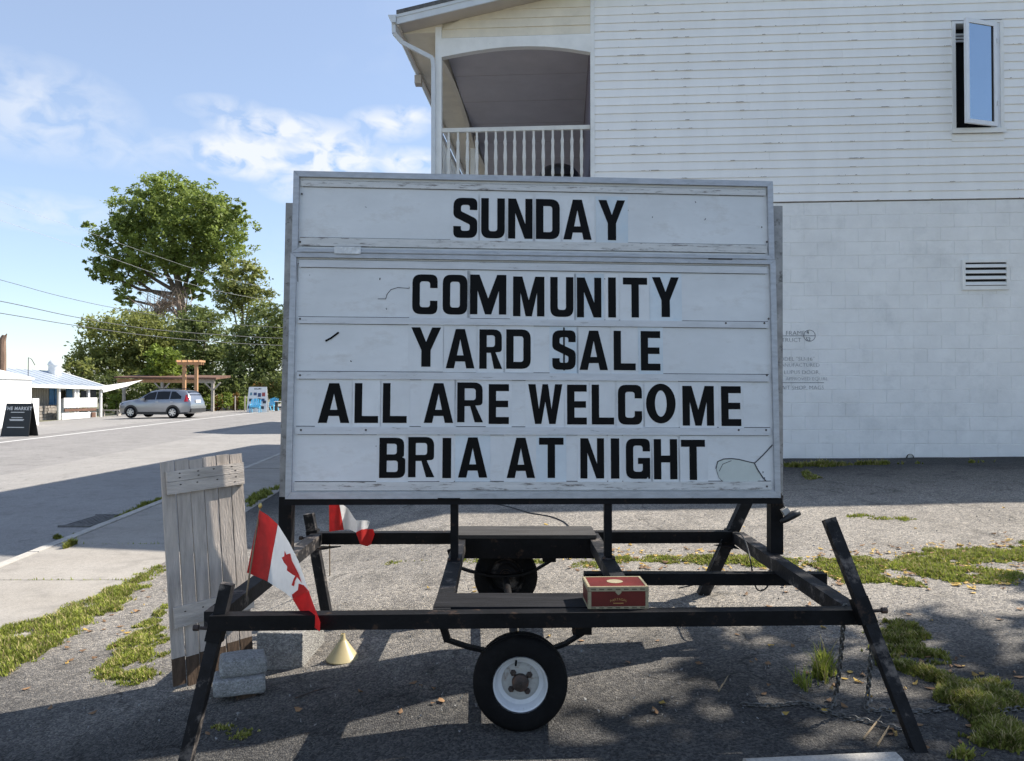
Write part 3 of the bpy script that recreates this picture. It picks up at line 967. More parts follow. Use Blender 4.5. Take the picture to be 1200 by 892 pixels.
def baluster(T_):
    q = MB()
    z0, z1 = FZ + .14, RZ - .03
    hgt = z1 - z0
    prof = [(.016, 0), (.016, .14), (.026, .2), (.019, .3), (.028, .5), (.019, .7), (.026, .8), (.016, .86), (.016, 1)]
    for (r0, t0), (r1, t1) in zip(prof, prof[1:]):
        q.hexa([T_(-r0, -r0, z0 + t0 * hgt), T_(r0, -r0, z0 + t0 * hgt), T_(r0, r0, z0 + t0 * hgt), T_(-r0, r0, z0 + t0 * hgt),
                T_(-r1, -r1, z0 + t1 * hgt), T_(r1, -r1, z0 + t1 * hgt), T_(r1, r1, z0 + t1 * hgt), T_(-r1, r1, z0 + t1 * hgt)])
    return q
nb_ = 15
b0 = None
for k in range(nb_):
    uu = wall_pt(525.5, 180)[0] + (wall_pt(681.5, 180)[0] - wall_pt(525.5, 180)[0]) * k / (nb_ - 1)
    if b0 is None:
        b0 = baluster(lambda a, c, z: BT(uu + a, .03 + c, z)).build('baluster', 'white_paint_old', rail); o0 = WL[b0.name] - BT(uu, .03, 0)
    else:
        clone(b0, BT(uu, .03, 0) + o0, rail)
q = MB()
for wz in (RZ - .03, FZ + .09):
    q.box(U0 - .03, U0 + .03, .08, 11, wz, wz + .055, BT)
q.build('side_rail', 'white_paint_old', rail)
for k in range(40):
    clone(b0, BT(U0, .25 + k * .165, 0) + o0, rail)

# kettle barbecue behind the railing
kp = BT(wall_pt(655, 200, .75)[0], .75, FZ)
kb = thing('kettle_barbecue', 'black domed barbecue behind the white balcony railing', 'barbecue', tuple(kp))
kz = wall_pt(655, 193, .75)[1]
q = MB(); q.lathe([(.02, .0), (.14, -.015), (.26, -.07), (.33, -.16), (.35, -.25), (.36, -.26)], (kp.x, kp.y, kz), 'z', 28); q.build('lid', 'grill_black', kb, smooth=True)
q = MB(); q.lathe([(.35, -.265), (.33, -.36), (.25, -.46), (.1, -.52), (.01, -.525)], (kp.x, kp.y, kz), 'z', 28); q.build('bowl', 'grill_black', kb, smooth=True)
for a in (0, 120, 240):
    q = MB(); q.tube([(kp.x + .15 * math.cos(R(a)), kp.y + .15 * math.sin(R(a)), kz - .48), (kp.x + .34 * math.cos(R(a)), kp.y + .34 * math.sin(R(a)), FZ)], .014); q.build('leg', 'grill_black', kb)

# roof: slabs, rake boards, soffit, gutter, downspout
WF, WB_ = -.36, WD + .35
URE = 2 * UR - UE
roof = MB()
for (ua, ub) in ((UE, UR), (URE, UR)):
    for (za, zb_) in ((.15, .21),):
        p = [BT(ua, WF - .02, ZE + za), BT(ub, WF - .02, roof_z(UR) + za), BT(ub, WB_, roof_z(UR) + za), BT(ua, WB_, ZE + za)]
        roof.hexa(p + [x + Vector((0, 0, zb_ - za)) for x in p])
roof = roof.build('roof', 'shingle_grey', bld)
for (ua, ub) in ((UE, UR - .001), (URE, UR + .001)):
    for w0 in (WF, WB_ - .04):
        q = MB()
        p = [BT(ua, w0, ZE), BT(ub, w0, roof_z(UR)), BT(ub, w0 + .025, roof_z(UR)), BT(ua, w0 + .025, ZE)]
        q.hexa(p + [x + Vector((0, 0, .149)) for x in p])
        q.build('rake_board', 'gutter_paint', roof)
q = MB()
for (ua, ub) in ((UE, UR), (URE, UR)):
    p = [BT(ua, WF - .012, ZE + .10), BT(ub, WF - .012, roof_z(UR) + .10), BT(ub, WF - .001, roof_z(UR) + .10), BT(ua, WF - .001, ZE + .10)]
    q.hexa(p + [x + Vector((0, 0, .049)) for x in p])
q.build('drip_edge', 'gutter_paint', roof)
q = MB()
for (ua, ub) in ((UE + .03, UR), (URE - .03, UR)):
    p = [BT(ua, WF + .026, roof_z(ua) + .012), BT(ub, WF + .026, roof_z(UR) + .012), BT(ub, -.005, roof_z(UR) + .012), BT(ua, -.005, roof_z(ua) + .012)]
    q.hexa(p + [x + Vector((0, 0, .02)) for x in p])
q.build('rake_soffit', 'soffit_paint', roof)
q = MB()
zs = roof_z(U0) - .0
q.hexa([BT(UE + .03, -.004, ZE + .012), BT(U0 + .06, -.004, HB + .12), BT(U0 + .06, WD, HB + .12), BT(UE + .03, WD, ZE + .012),
        BT(UE + .03, -.004, ZE + .03), BT(U0 + .06, -.004, HB + .14), BT(U0 + .06, WD, HB + .14), BT(UE + .03, WD, ZE + .03)])
q.build('eave_soffit', 'cream_paint', roof)
q = MB()
q.box(UE + .0, UE + .03, WF + .03, WD, ZE - .02, ZE + .13, BT)
q.build('eave_fascia', 'soffit_paint', roof)
q = MB()
ring = [(UE - .005, ZE + .135), (UE - .005, ZE + .02), (UE - .07, ZE + .02), (UE - .125, ZE + .11), (UE - .13, ZE + .135), (UE - .118, ZE + .135), (UE - .068, ZE + .034), (UE - .018, ZE + .034), (UE - .018, ZE + .135)]
q.prism([BT(a, WF - .02, z) for a, z in ring], BT(0, WD, 0) - BT(0, WF, 0))
q.build('gutter', 'gutter_paint', roof)
q = MB()   # gutter end cap
q.prism([BT(a, WF - .03, z) for a, z in ring[:5]], BT(0, .012, 0) - BT(0, 0, 0)); q.build('gutter_end', 'gutter_paint', roof)
dn = [BT(UE - .055, WF + .05, ZE + .03), BT(UE - .05, WF + .05, ZE - .12), BT(UE + .06, WF + .14, ZE - .23), BT(U0 - .09, -.06, wall_pt(511, 70)[1]), BT(U0 - .075, -.06, wall_pt(511, 80)[1]), BT(U0 - .075, -.06, .3)]
q = MB()
for a_, b__ in zip(dn, dn[1:]):
    q.bar(a_, b__, .062, .05, up=(0, -1, .01))
q.build('downspout', 'gutter_paint', roof)
q = MB()   # end panel closing the boxed eave
q.hexa([BT(UE + .03, -.003, ZE + .011), BT(U0 + .06, -.003, HB + .11), BT(U0 + .06, .02, HB + .11), BT(UE + .03, .02, ZE + .011),
        BT(UE + .03, -.003, ZE + .06), BT(U0 + .06, -.003, roof_z(U0) + .08), BT(U0 + .06, .02, roof_z(U0) + .08), BT(UE + .03, .02, ZE + .06)])
q.build('eave_return', 'cream_paint', roof)
# small floodlight under the eave
fp = BT(UE - .02, 1.55, ZE - .03)
q = MB(); q.box(-.06, .06, -.09, .09, -.16, -.01, lambda a, c, z: fp + Vector((a, c, z))); q.build('eave_lamp', 'soffit_paint', bld)

# pencilled notes on the blocks
def note(px_, py_, body, size, off=.0, sp=1.0, nm='wall_writing'):
    u_, z_ = wall_pt(px_, py_)
    text_mesh(body, size, lambda x, y, z: BT(u_ + x, -.0045 - z, z_ + y), nm, 'ink_blue', bld, .0012, offset=off, spacing=sp)
for (x_, y_, tx, sz) in ((913, 393, 'L. FRAME', .098), (912, 401, 'STRUCT', .095), (908, 423, 'MODEL "SU-16"', .088), (910, 430, 'MANUFACTURED', .082),
                         (918.5, 438.5, 'LUPUS DOOR,', .086), (920.5, 446, 'APPROVED EQUAL', .076), (912, 456.5, 'BAIT SHOP, MAGS', .086)):
    note(x_, y_, tx, sz, -.0022)
note(945, 391.5, '4', .075); note(944, 399.5, '52', .075)
u_, z_ = wall_pt(948.5, 393.5)
q = MB()
for k in range(28):
    for r in (.083, .090):
        q.v.append(BT(u_ + r * math.cos(2 * math.pi * k / 28), -.005, z_ + r * math.sin(2 * math.pi * k / 28)))
for k in range(28):
    k2 = (k + 1) % 28
    q.face((2 * k, 2 * k + 1, 2 * k2 + 1, 2 * k2))
q.build('wall_writing', 'ink_blue', bld)
q = MB(); q.poly([BT(u_ + x, -.0056, z_ + y) for x, y in ((-.5, -.004), (.09, -.004), (.09, .003), (-.5, .003))])
q.build('wall_writing', 'ink_blue', bld)
u_, z_ = wall_pt(911, 448.5)
q = MB(); q.poly([BT(u_ + x, -.0052, z_ + y) for x, y in ((-.2, -.004), (.70, -.004), (.70, .003), (-.2, .003))]); q.build('wall_writing', 'ink_blue', bld)

# pipe stub hole at the foot of the wall
u_, z_ = wall_pt(1066, 536)
q = MB(); q.lathe([(.05, -.03), (.05, .02), (.001, .02)], BT(u_, 0, z_), 'y', 16); q.build('drain_pipe', 'dark_interior', bld)

# ------------------------------------------------------------------ neighbour house further down the street (hidden by the sign, its shadow crosses the road)
nh = thing('neighbour_house', 'gabled clapboard house beyond the white building, behind the sign', 'house', (-2.6, 37, 0))
q = MB(); q.box(-6.6, 1.8, 33.2, 42, -.3, 5.9); q.build('wall', 'house_white', nh)
q = MB(); q.prism([(-6.6, 33.2, 5.9), (1.8, 33.2, 5.9), (-2.4, 33.2, 8.4)], (0, 8.8, 0)); q.build('gable_wall', 'house_white', nh)
for s_ in (-1, 1):
    q = MB()
    xe = -2.4 + s_ * 4.7
    p = [(xe, 32.8, 5.62), (-2.4, 32.8, 8.42), (-2.4, 42.4, 8.42), (xe, 42.4, 5.62)]
    q.hexa(p + [(a, c, z + .16) for a, c, z in p]); q.build('roof', 'shingle_grey', nh)
for x in (-4.9, -.9):
    for z in (1.0, 3.7):
        q = MB(); q.box(x, x + 1.0, 33.13, 33.22, z, z + 1.4); w_ = q.build('window', 'vinyl_white', nh)
        q = MB(); q.box(x + .08, x + .92, 33.11, 33.128, z + .08, z + 1.32); q.build('pane', 'glass_dark', w_)

# ================================================================== the trailer sign
trl = thing('trailer_sign', 'changeable letter sign on a black two wheeled trailer in the yard', 'sign', (0.1, 4.25, .0))
# --- steel frame
TZ, TW = .487, .075
P_FL, P_FR = Vector((-1.285, 3.27, TZ)), Vector((1.50, 3.36, TZ))
P_BL, P_BR = Vector((-1.285, 5.10, TZ + .012)), Vector((1.50, 5.15, TZ + .012))
def lerp(a, b, t): return a + (b - a) * t
b = MB(); b.bar(P_FL + Vector((.012, 0, .006)), P_FR + Vector((.05, 0, .006)), TW * .92, TW * .84); b.build('front_rail', 'black_steel', trl)
b = MB(); b.bar(P_BL, P_BR, TW, TW); b.build('back_rail', 'black_steel', trl)
b = MB(); b.bar(lerp(P_FL, P_BL, .022), lerp(P_FL, P_BL, .978), TW, TW - .004); b.build('side_rail', 'worn_steel', trl)
b = MB(); b.bar(lerp(P_FR, P_BR, .022), lerp(P_FR, P_BR, .978), TW, TW - .004); b.build('side_rail', 'worn_steel', trl)
CL0, CL1 = Vector((-.305, 3.345, TZ)), Vector((-.335, 5.06, TZ + .012))
CR0, CR1 = Vector((.545, 3.37, TZ)), Vector((.53, 5.08, TZ + .012))
b = MB(); b.bar(CL0, CL1, TW, TW - .003); b.build('cross_member', 'worn_steel', trl)
b = MB(); b.bar(CR0, CR1, TW, TW - .003); b.build('cross_member', 'worn_steel', trl)
b = MB(); b.bar((.40, 4.28, .432), (1.745, 4.30, .425), .066, .064); b.build('tow_bar', 'black_steel', trl)
# --- corner gussets and weld beads
rwd = random.Random(14)
for (pc, dx, dy) in ((P_FR, -1, 1), (P_FL, 1, 1), (P_BR, -1, -1), (P_BL, 1, -1)):
    b = MB(); zg = TZ - .036
    b.prism([(pc.x + dx * .03, pc.y + dy * .03, zg), (pc.x + dx * .16, pc.y + dy * .03, zg), (pc.x + dx * .03, pc.y + dy * .16, zg)], Vector((0, 0, -.006))); b.build('gusset', 'black_steel', trl)
for (cx_, y_w) in ((CL0.x, 3.312), (CR0.x, 3.338)):
    b = MB()
    pts = [(cx_ - .04 + k * .01, y_w + rwd.uniform(-.001, .001), TZ + .034 + rwd.uniform(0, .002)) for k in range(9)]
    b.tube(pts, [.004 + rwd.uniform(-.001, .0015) for _ in pts], 6); b.build('weld_bead', 'rust_steel', trl)
# --- boards over the wheels
b = MB(); b.box(-.345, .575, 3.372, 3.60, TZ + TW / 2 - .022, TZ + TW / 2 + .002); b.build('fender_board', 'worn_board', trl)
b = MB(); b.box(-.372, .535, 4.865, 5.19, TZ + TW / 2 + .014, TZ + TW / 2 + .036); b.build('fender_board', 'grey_board', trl)
b = MB(); b.box(-.362, .53, 4.87, 4.89, TZ - .075, TZ + TW / 2 + .013); b.build('fender_skirt', 'black_steel', trl)
# --- wheels
def wheel(cx, cy, r, face):
    gz_ = g(cx, cy)
    wp = part_empty('wheel', (cx, cy, gz_ + r), trl)
    c = (cx, cy, gz_ + r - .004)
    hw = .058
    q = MB()
    prof = [(.118, -hw * .86), (.128, -hw * .97), (.15, -hw * 1.02), (r - .028, -hw), (r - .010, -hw * .86), (r - .003, -hw * .72), (r - .002, -hw * .50), (r - .007, -hw * .47), (r - .007, -hw * .39), (r, -hw * .36),
            (r, -hw * .04), (r - .006, -.001), (r - .006, .004), (r, hw * .08), (r, hw * .36), (r - .007, hw * .39), (r - .007, hw * .47), (r - .002, hw * .5), (r - .003, hw * .72), (r - .010, hw * .86), (r - .028, hw), (.15, hw * 1.02), (.118, hw * .86)]
    q.lathe(prof, c, 'y', 56)
    for v in q.v:                               # a little flat where it stands
        v.z = max(v.z, g(v.x, v.y) - .002)
    q.build('tyre', 'rubber', wp, smooth='auto')
    q = MB()
    f = face
    rp = [(.121, -hw * .93), (.122, -hw * .80), (.112, -hw * .72), (.106, -hw * .45), (.100, -hw * .12), (.082, -hw * .02), (.078, -hw * .10), (.062, -hw * .2), (.05, -hw * .2), (.028, -hw * .22)]
    back = [(.121, hw * .93), (.112, hw * .72), (.104, hw * .3), (.099, hw * .02)]
    q.lathe([(a, t * f) for a, t in rp[:6]], c, 'y', 48); q.lathe([(a, t * f) for a, t in back], c, 'y', 48)
    q.build('rim', 'rim_white' if f > 0 else 'worn_steel', wp, smooth='auto')
    q = MB(); q.lathe([(a, t * f) for a, t in rp[5:]], c, 'y', 48); q.build('rim_disc', 'rim_disc' if f > 0 else 'worn_steel', wp, smooth='auto')
    q = MB(); q.lathe([(.001, -hw * .72 * f), (.028, -hw * .70 * f), (.036, -hw * .58 * f), (.037, -hw * .2 * f), (.04, -hw * .18 * f)], c, 'y', 24); q.build('hub_cap', 'rust_steel', wp, smooth='auto')
    for k in range(4):
        a = R(38 + 90 * k)
        q = MB(); q.lathe([(.001, -hw * .42 * f), (.007, -hw * .42 * f), (.0135, -hw * .34 * f), (.0145, -hw * .18 * f)], (c[0] + .05 * math.cos(a), c[1], c[2] + .05 * math.sin(a)), 'y', 6); q.build('lug_nut', 'rust_steel', wp)
    if f > 0:
        q = MB(); q.tube([(c[0] - .018, c[1] - hw * .1, c[2] + .088), (c[0] - .02, c[1] - hw * .6, c[2] + .078)], .0045, 8); q.build('valve', 'rubber', wp)
    return c
c1 = wheel(.036, 3.37, .206, 1)
c2 = wheel(-.040, 5.02, .206, -1)
b = MB(); b.tube([(c1[0], c1[1] + .03, c1[2]), (c2[0], c2[1] - .03, c2[2])], .022, 12); b.build('axle', 'black_steel', trl, smooth='auto')
for (yy, xo) in ((3.47, .036), (4.93, -.040)):
    zc = TZ
    b = MB()
    pts = [(xo - .33, yy, zc - .135), (xo - .23, yy, zc - .168), (xo - .1, yy, zc - .195), (xo, yy, zc - .200), (xo + .1, yy, zc - .190), (xo + .2, yy, zc - .155), (xo + .29, yy, zc - .10)]
    for p_, q_ in zip(pts, pts[1:]):
        b.bar(p_, q_, .04, .014, up=(0, 0, 1))
    b.build('leaf_spring', 'black_steel', trl)
    b = MB(); b.bar((xo - .36, yy, zc - .03), (xo - .325, yy, zc - .14), .03, .035, up=(0, 1, 0)); b.build('spring_hanger', 'black_steel', trl)
    b = MB(); b.box(xo + .235, xo + .32, yy - .03, yy + .03, zc - .105, zc - .036); b.build('spring_hanger', 'black_steel', trl)
# --- jack legs at the corners with collars and clamp screws
def leg(top, bot, collar_at, side, w=.05):
    top, bot = Vector(top), Vector(bot)
    q = MB(); q.bar(top, bot, w, w, up=(0, 1, 0)); lg = q.build('jack_leg', 'worn_steel', trl)
    cc = Vector(collar_at); d = (bot - top).normalized()
    q = MB(); q.bar(cc - d * .055, cc + d * .055, w + .013, w + .013, up=(0, 1, 0)); q.build('collar', 'black_steel', trl)
    q = MB(); q.tube([cc + Vector((side * .035, -.005, 0)), cc + Vector((side * .085, -.01, .004))], .0075, 8)
    q.tube([cc + Vector((side * .074, -.01, .004)), cc + Vector((side * .096, -.012, .004))], .0135, 8); q.build('clamp_screw', 'rust_steel', trl)
tl, bl = pix(267, 684, 3.30), pix(214, 893, 3.22)
leg(tl, (bl.x, bl.y, g(bl.x, bl.y) - .01), lerp(tl, Vector((bl.x, bl.y, g(bl.x, bl.y))), .24), -1)
tr_, br_ = pix(971, 608, 3.41), pix(1078, 893, 3.12)
leg(tr_, (br_.x, br_.y, g(br_.x, br_.y) - .012), lerp(tr_, br_, .40), 1)
t3_, b3_ = pix(362, 602, 5.16), pix(384, 709, 5.16)
leg(t3_, (b3_.x, b3_.y, g(b3_.x, b3_.y) - .01), lerp(t3_, b3_, .27), -1, .062)
t4_, b4_ = pix(876, 584, 5.2), pix(823, 697, 5.2)
leg(t4_, (b4_.x, b4_.y, g(b4_.x, b4_.y) - .01), lerp(t4_, b4_, .42), 1, .07)
# --- sign posts
for (x0, x1, yy) in ((-1.300, -1.264, 4.43), (1.536, 1.543, 4.50)):
    zb_ = .865
    b = MB(); b.bar((x0, yy, TZ + .035), (lerp(x0, x1, .18), yy, zb_), .072, .075, up=(0, 1, 0)); b.build('sign_post', 'black_steel', trl)
    b = MB(); b.bar((lerp(x0, x1, .18), yy, zb_ + .001), (x1, yy, 2.55), .07, .073, up=(0, 1, 0)); b.build('sign_post', 'galvanised', trl)
for (x0, yy) in ((-.322, 4.31), (.541, 4.35)):
    b = MB(); b.bar((x0, yy, TZ + .036), (x0, yy, .865), .042, .05, up=(0, 1, 0)); b.build('sign_post', 'black_steel', trl)
    b = MB(); b.box(x0 - .036, x0 + .036, yy - .05, yy + .05, TZ + .0395, TZ + .046); b.build('base_plate', 'worn_steel', trl)
    for sx_ in (-1, 1):
        b = MB(); b.lathe([(.001, .012), (.008, .012), (.0095, .008), (.0095, 0)], (x0 + sx_ * .027, yy - .038, TZ + .0462), 'z', 6); b.build('bolt', 'rust_steel', trl)

# --- the sign cabinet
S0 = pix(334, 585, 4.20)
S1 = pix(915, 583.5, 4.36)
S2 = pix(341.5, 200, 4.30)
SU = (S1 - S0); SWD = SU.length; SU.normalize()
SV = (S2 - S0); SV = SV - SU * SV.dot(SU); SHT = SV.length; SV.normalize()
SN = SU.cross(SV).normalized()            # towards the viewer
def SG(u, v, n=0.0): return S0 + SU * u + SV * v + SN * n
def sbox(b, u0, u1, v0, v1, n0, n1, m=0):
    b.hexa([SG(u0, v0, n1), SG(u1, v0, n1), SG(u1, v0, n0), SG(u0, v0, n0), SG(u0, v1, n1), SG(u1, v1, n1), SG(u1, v1, n0), SG(u0, v1, n0)], m)
def spx(x, y, n=-.018):
    d = pixdir(x, y); o_ = Vector((0, 0, CAMZ)); p0 = SG(0, 0, n)
    t = (p0 - o_).dot(SN) / d.dot(SN)
    P = o_ + d * t - S0
    return P.dot(SU), P.dot(SV)
cab = part_empty('sign_cabinet', tuple(SG(SWD / 2, 0, -.1)), trl)
FT = .032
vm0 = spx(345, 302)[1]; vm1 = spx(345, 291.5)[1]    # the band between header and message panel
b = MB(); sbox(b, .012, SWD - .012, .012, SHT - .012, -.29, -.034); b.build('housing', 'galvanised', cab)
def frame_bar(u0, u1, v0, v1, n0=-.034, n1=0.0):
    b = MB(); e = .004
    # bar with eased front edges
    a = [SG(u0, v0, n0), SG(u1, v0, n0), SG(u1, v1, n0), SG(u0, v1, n0)]
    c = [SG(u0, v0, n1 - e), SG(u1, v0, n1 - e), SG(u1, v1, n1 - e), SG(u0, v1, n1 - e)]
    d = [SG(u0 + e, v0 + e, n1), SG(u1 - e, v0 + e, n1), SG(u1 - e, v1 - e, n1), SG(u0 + e, v1 - e, n1)]
    b.v = a + c + d
    for r_ in (0, 4):
        for k in range(4): b.face((r_ + k, r_ + (k + 1) % 4, r_ + 4 + (k + 1) % 4, r_ + 4 + k))
    b.face((8, 9, 10, 11)); b.face((3, 2, 1, 0))
    return b.build('frame_bar', 'aluminium', cab)
def frame_prism(pts, n0=-.034, n1=0.0):
    b = MB(); b.prism([SG(u, v, n1) for u, v in pts], SN * (n0 - n1)); return b.build('frame_bar', 'aluminium', cab)
vM = (vm0 + vm1) / 2
for (va_, vb_) in ((0, vM - .0008), (vM + .0008, SHT)):
    hi_ = FT if vb_ == SHT else vb_ - vm0
    lo_ = FT * 1.18 if va_ == 0 else vm1 - va_
    ins = .0 if va_ == 0 else .006
    g_ = .0007
    u0_, u1_ = ins, SWD - ins
    frame_prism([(u0_ + g_, va_), (u1_ - g_, va_), (u1_ - FT - g_, va_ + lo_), (u0_ + FT + g_, va_ + lo_)])
    frame_prism([(u0_ + FT + g_, vb_ - hi_), (u1_ - FT - g_, vb_ - hi_), (u1_ - g_, vb_), (u0_ + g_, vb_)])
    frame_prism([(u0_, va_ + g_), (u0_ + FT, va_ + lo_ + g_), (u0_ + FT, vb_ - hi_ - g_), (u0_, vb_ - g_)])
    frame_prism([(u1_ - FT, va_ + lo_ + g_), (u1_, va_ + g_), (u1_, vb_ - g_), (u1_ - FT, vb_ - hi_ - g_)])
b = MB(); sbox(b, .02, SWD - .02, vM - .012, vM + .012, -.033, -.006); b.build('band_filler', 'crack', cab)
# raised lip of the hood over the band
b = MB(); sbox(b, .05, SWD - .05, vM + .004, vM + .014, .0005, .006); b.build('band_lip', 'aluminium', cab)
UL, UH = FT + .002, SWD - FT - .002
b = MB(); sbox(b, FT - .01, SWD - FT + .01, .03, vm0 + .006, -.0335, -.020); b.build('message_panel', 'sign_face', cab)
b = MB(); sbox(b, FT - .01, SWD - FT + .01, vm1 - .006, SHT - .02, -.0335, -.020); b.build('header_panel', 'sign_face', cab)
# letter tracks: a lip strip with a groove line above and below
def track(y0, y1, dirty, inset=.012):
    v1_, v0_ = spx(347, y0)[1], spx(347, y1)[1]
    b = MB(); sbox(b, UL + inset, UH - inset, v0_, v1_, -.0199, -.0105)
    o_ = b.build('letter_track', 'sign_track' if dirty else 'sign_track_clean', cab)
    b = MB(); sbox(b, UL + inset, UH - inset, v1_ + .0004, v1_ + .0042, -.0199, -.0185); b.build('track_groove', 'crack', cab)
    b = MB(); sbox(b, UL + inset + .01, UH - inset - .01, v0_ - .0026, v0_ - .0004, -.0199, -.0186); b.build('track_groove', 'crack', cab)
    if not dirty: return
track(211.5, 218.5, True); track(278.5, 288, True); track(304.5, 313, False); track(371.5, 379, False); track(435.5, 444, False); track(500, 509, False); track(565, 575, True)
for (yy, xs) in ((374, (352, 900)), (440, (352, 898)), (504, (353, 429, 865, 897)), (379, (895, 850)), (570, (898,)), (284, (352, 898)), (228, (899, 354))):
    for xx in xs:
        u_, v_ = spx(xx, yy)
        b = MB(); b.lathe([(.001, .0), (.0055, .0), (.006, -.001)], SG(u_, v_, -.0098), 'y', 8); b.build('screw', 'rust_steel', cab)

# --- glyphs drawn as outlines
def arc_poly(pts):
    """polygon with rounded corners: (x, y, radius)"""
    out = []
    n = len(pts)
    for i in range(n):
        p = Vector(pts[i][:2]); r = pts[i][2] if len(pts[i]) > 2 else 0
        if r <= 0:
            out.append(p); continue
        a = (Vector(pts[i - 1][:2]) - p); c = (Vector(pts[(i + 1) % n][:2]) - p)
        la, lc = a.length, c.length
        a.normalize(); c.normalize()
        ang = a.angle(c)
        t = min(r / math.tan(ang / 2), la * .5, lc * .5)
        p0, p1 = p + a * t, p + c * t
        for k in range(6):
            f = k / 5
            out.append(p0 * (1 - f) ** 2 + p * 2 * f * (1 - f) + p1 * f * f)
    return out


def glyph(ch, W, H):
    t = .185 * H; th = .175 * H
    r, ri = .21 * H, .075 * H
    rr = lambda x0, y0, x1, y1, q: [(x0, y0, q), (x1, y0, q), (x1, y1, q), (x0, y1, q)]
    if ch == 'I': return [(0, 0), (W, 0), (W, H), (0, H)], []
    if ch == 'L': return [(0, 0), (W, 0), (W, th), (t, th), (t, H), (0, H)], []
    if ch == 'T': return [(W / 2 - t / 2, 0), (W / 2 + t / 2, 0), (W / 2 + t / 2, H - th), (W, H - th), (W, H), (0, H), (0, H - th), (W / 2 - t / 2, H - th)], []
    if ch == 'E': return [(0, 0), (W, 0), (W, th), (t, th), (t, .42 * H), (W * .96, .42 * H), (W * .96, .585 * H), (t, .585 * H), (t, H - th), (W, H - th), (W, H), (0, H)], []
    if ch == 'H': return [(0, 0), (t, 0), (t, .42 * H), (W - t, .42 * H), (W - t, 0), (W, 0), (W, H), (W - t, H), (W - t, .59 * H), (t, .59 * H), (t, H), (0, H)], []
    if ch == 'U': return [(0, H), (0, 0, r), (W, 0, r), (W, H), (W - t, H), (W - t, th, ri), (t, th, ri), (t, H)], []
    if ch == 'N': return [(0, 0), (0, H), (t * 1.05, H), (W - t * .95, .36 * H), (W - t * .95, H), (W, H), (W, 0), (W - t * 1.05, 0), (t * .95, .64 * H), (t * .95, 0)], []
    if ch == 'M': return [(0, 0), (0, H), (t * 1.25, H), (W / 2, .40 * H), (W - t * 1.25, H), (W, H), (W, 0), (W - t, 0), (W - t, .60 * H), (W / 2 + .42 * t, 0), (W / 2 - .42 * t, 0), (t, .60 * H), (t, 0)], []
    if ch == 'W': return [(0, H), (.215 * W, H), (.315 * W, .37 * H), (.42 * W, H), (.58 * W, H), (.685 * W, .37 * H), (.785 * W, H), (W, H), (.80 * W, 0), (.615 * W, 0), (.5 * W, .56 * H), (.385 * W, 0), (.20 * W, 0)], []
    if ch == 'A': return [(0, 0), (.34 * W, H), (.66 * W, H), (W, 0), (.715 * W, 0), (.665 * W, .175 * H), (.335 * W, .175 * H), (.285 * W, 0)], [[(.385 * W, .33 * H), (.615 * W, .33 * H), (.5 * W, .74 * H)]]
    if ch == 'Y': return [(0, H), (.30 * W, H), (.5 * W, .63 * H), (.70 * W, H), (W, H), (.655 * W, .42 * H), (.655 * W, 0), (.345 * W, 0), (.345 * W, .42 * H)], []
    if ch == 'O': return rr(0, 0, W, H, r), [rr(t, th, W - t, H - th, ri)]
    if ch == 'Q':     # the one rounder O of the set
        return [(W / 2 + W / 2 * math.cos(a), H / 2 + H / 2 * math.sin(a)) for a in [2 * math.pi * k / 32 for k in range(32)]], \
               [[(W / 2 + (W * .20) * math.cos(a), H / 2 + (H * .33) * math.sin(a)) for a in [2 * math.pi * k / 28 for k in range(28)]]]
    if ch == 'D': return [(0, 0), (W, 0, r * 1.1), (W, H, r * 1.1), (0, H)], [[(t, th), (W - t, th, ri), (W - t, H - th, ri), (t, H - th)]]
    if ch == 'C': return [(W, .66 * H), (W, H, r), (0, H, r), (0, 0, r), (W, 0, r), (W, .34 * H), (W - t, .34 * H), (W - t, th, ri), (t, th, ri), (t, H - th, ri), (W - t, H - th, ri), (W - t, .66 * H)], []
    if ch == 'G': return [(W, .68 * H), (W, H, r), (0, H, r), (0, 0, r), (W * .86, 0, r * .6), (W * .9, .05 * H), (W * .93, 0), (W, 0), (W, .52 * H), (.5 * W, .52 * H), (.5 * W, .37 * H), (W - t, .37 * H), (W - t, th, ri), (t, th, ri), (t, H - th, ri), (W - t, H - th, ri), (W - t, .68 * H)], []
    if ch == 'S': return [(W, .70 * H), (W, H, r), (0, H, r), (0, .53 * H, .15 * H), (W - t, .335 * H, .05 * H), (W - t, th, ri), (t, th, ri), (t, .29 * H), (0, .29 * H), (0, 0, r), (W, 0, r), (W, .47 * H, .15 * H), (t, .665 * H, .05 * H), (t, H - th, ri), (W - t, H - th, ri), (W - t, .70 * H)], []
    if ch == 'R': return [(0, 0), (0, H), (W * .98, H, r), (W * .98, .43 * H, r * .8), (.70 * W, .42 * H), (W, 0), (W - t * 1.12, 0), (.50 * W, .405 * H), (t, .405 * H), (t, 0)], [[(t, .555 * H), (W - t, .555 * H, ri), (W - t, H - th * .85, ri), (t, H - th * .85)]]
    if ch == 'P': return glyph('R', W, H)
    if ch == 'B': return [(0, 0), (0, H), (W * .95, H, r * .9), (W * .95, .54 * H, r * .6), (.88 * W, .515 * H), (W, .48 * H, r * .6), (W, 0, r * .9)], \
                         [[(t, th * .85), (W - t, th * .85, ri), (W - t, .43 * H, ri), (t, .43 * H)], [(t, .585 * H), (W - t * 1.15, .585 * H, ri), (W - t * 1.15, H - th * .85, ri), (t, H - th * .85)]]


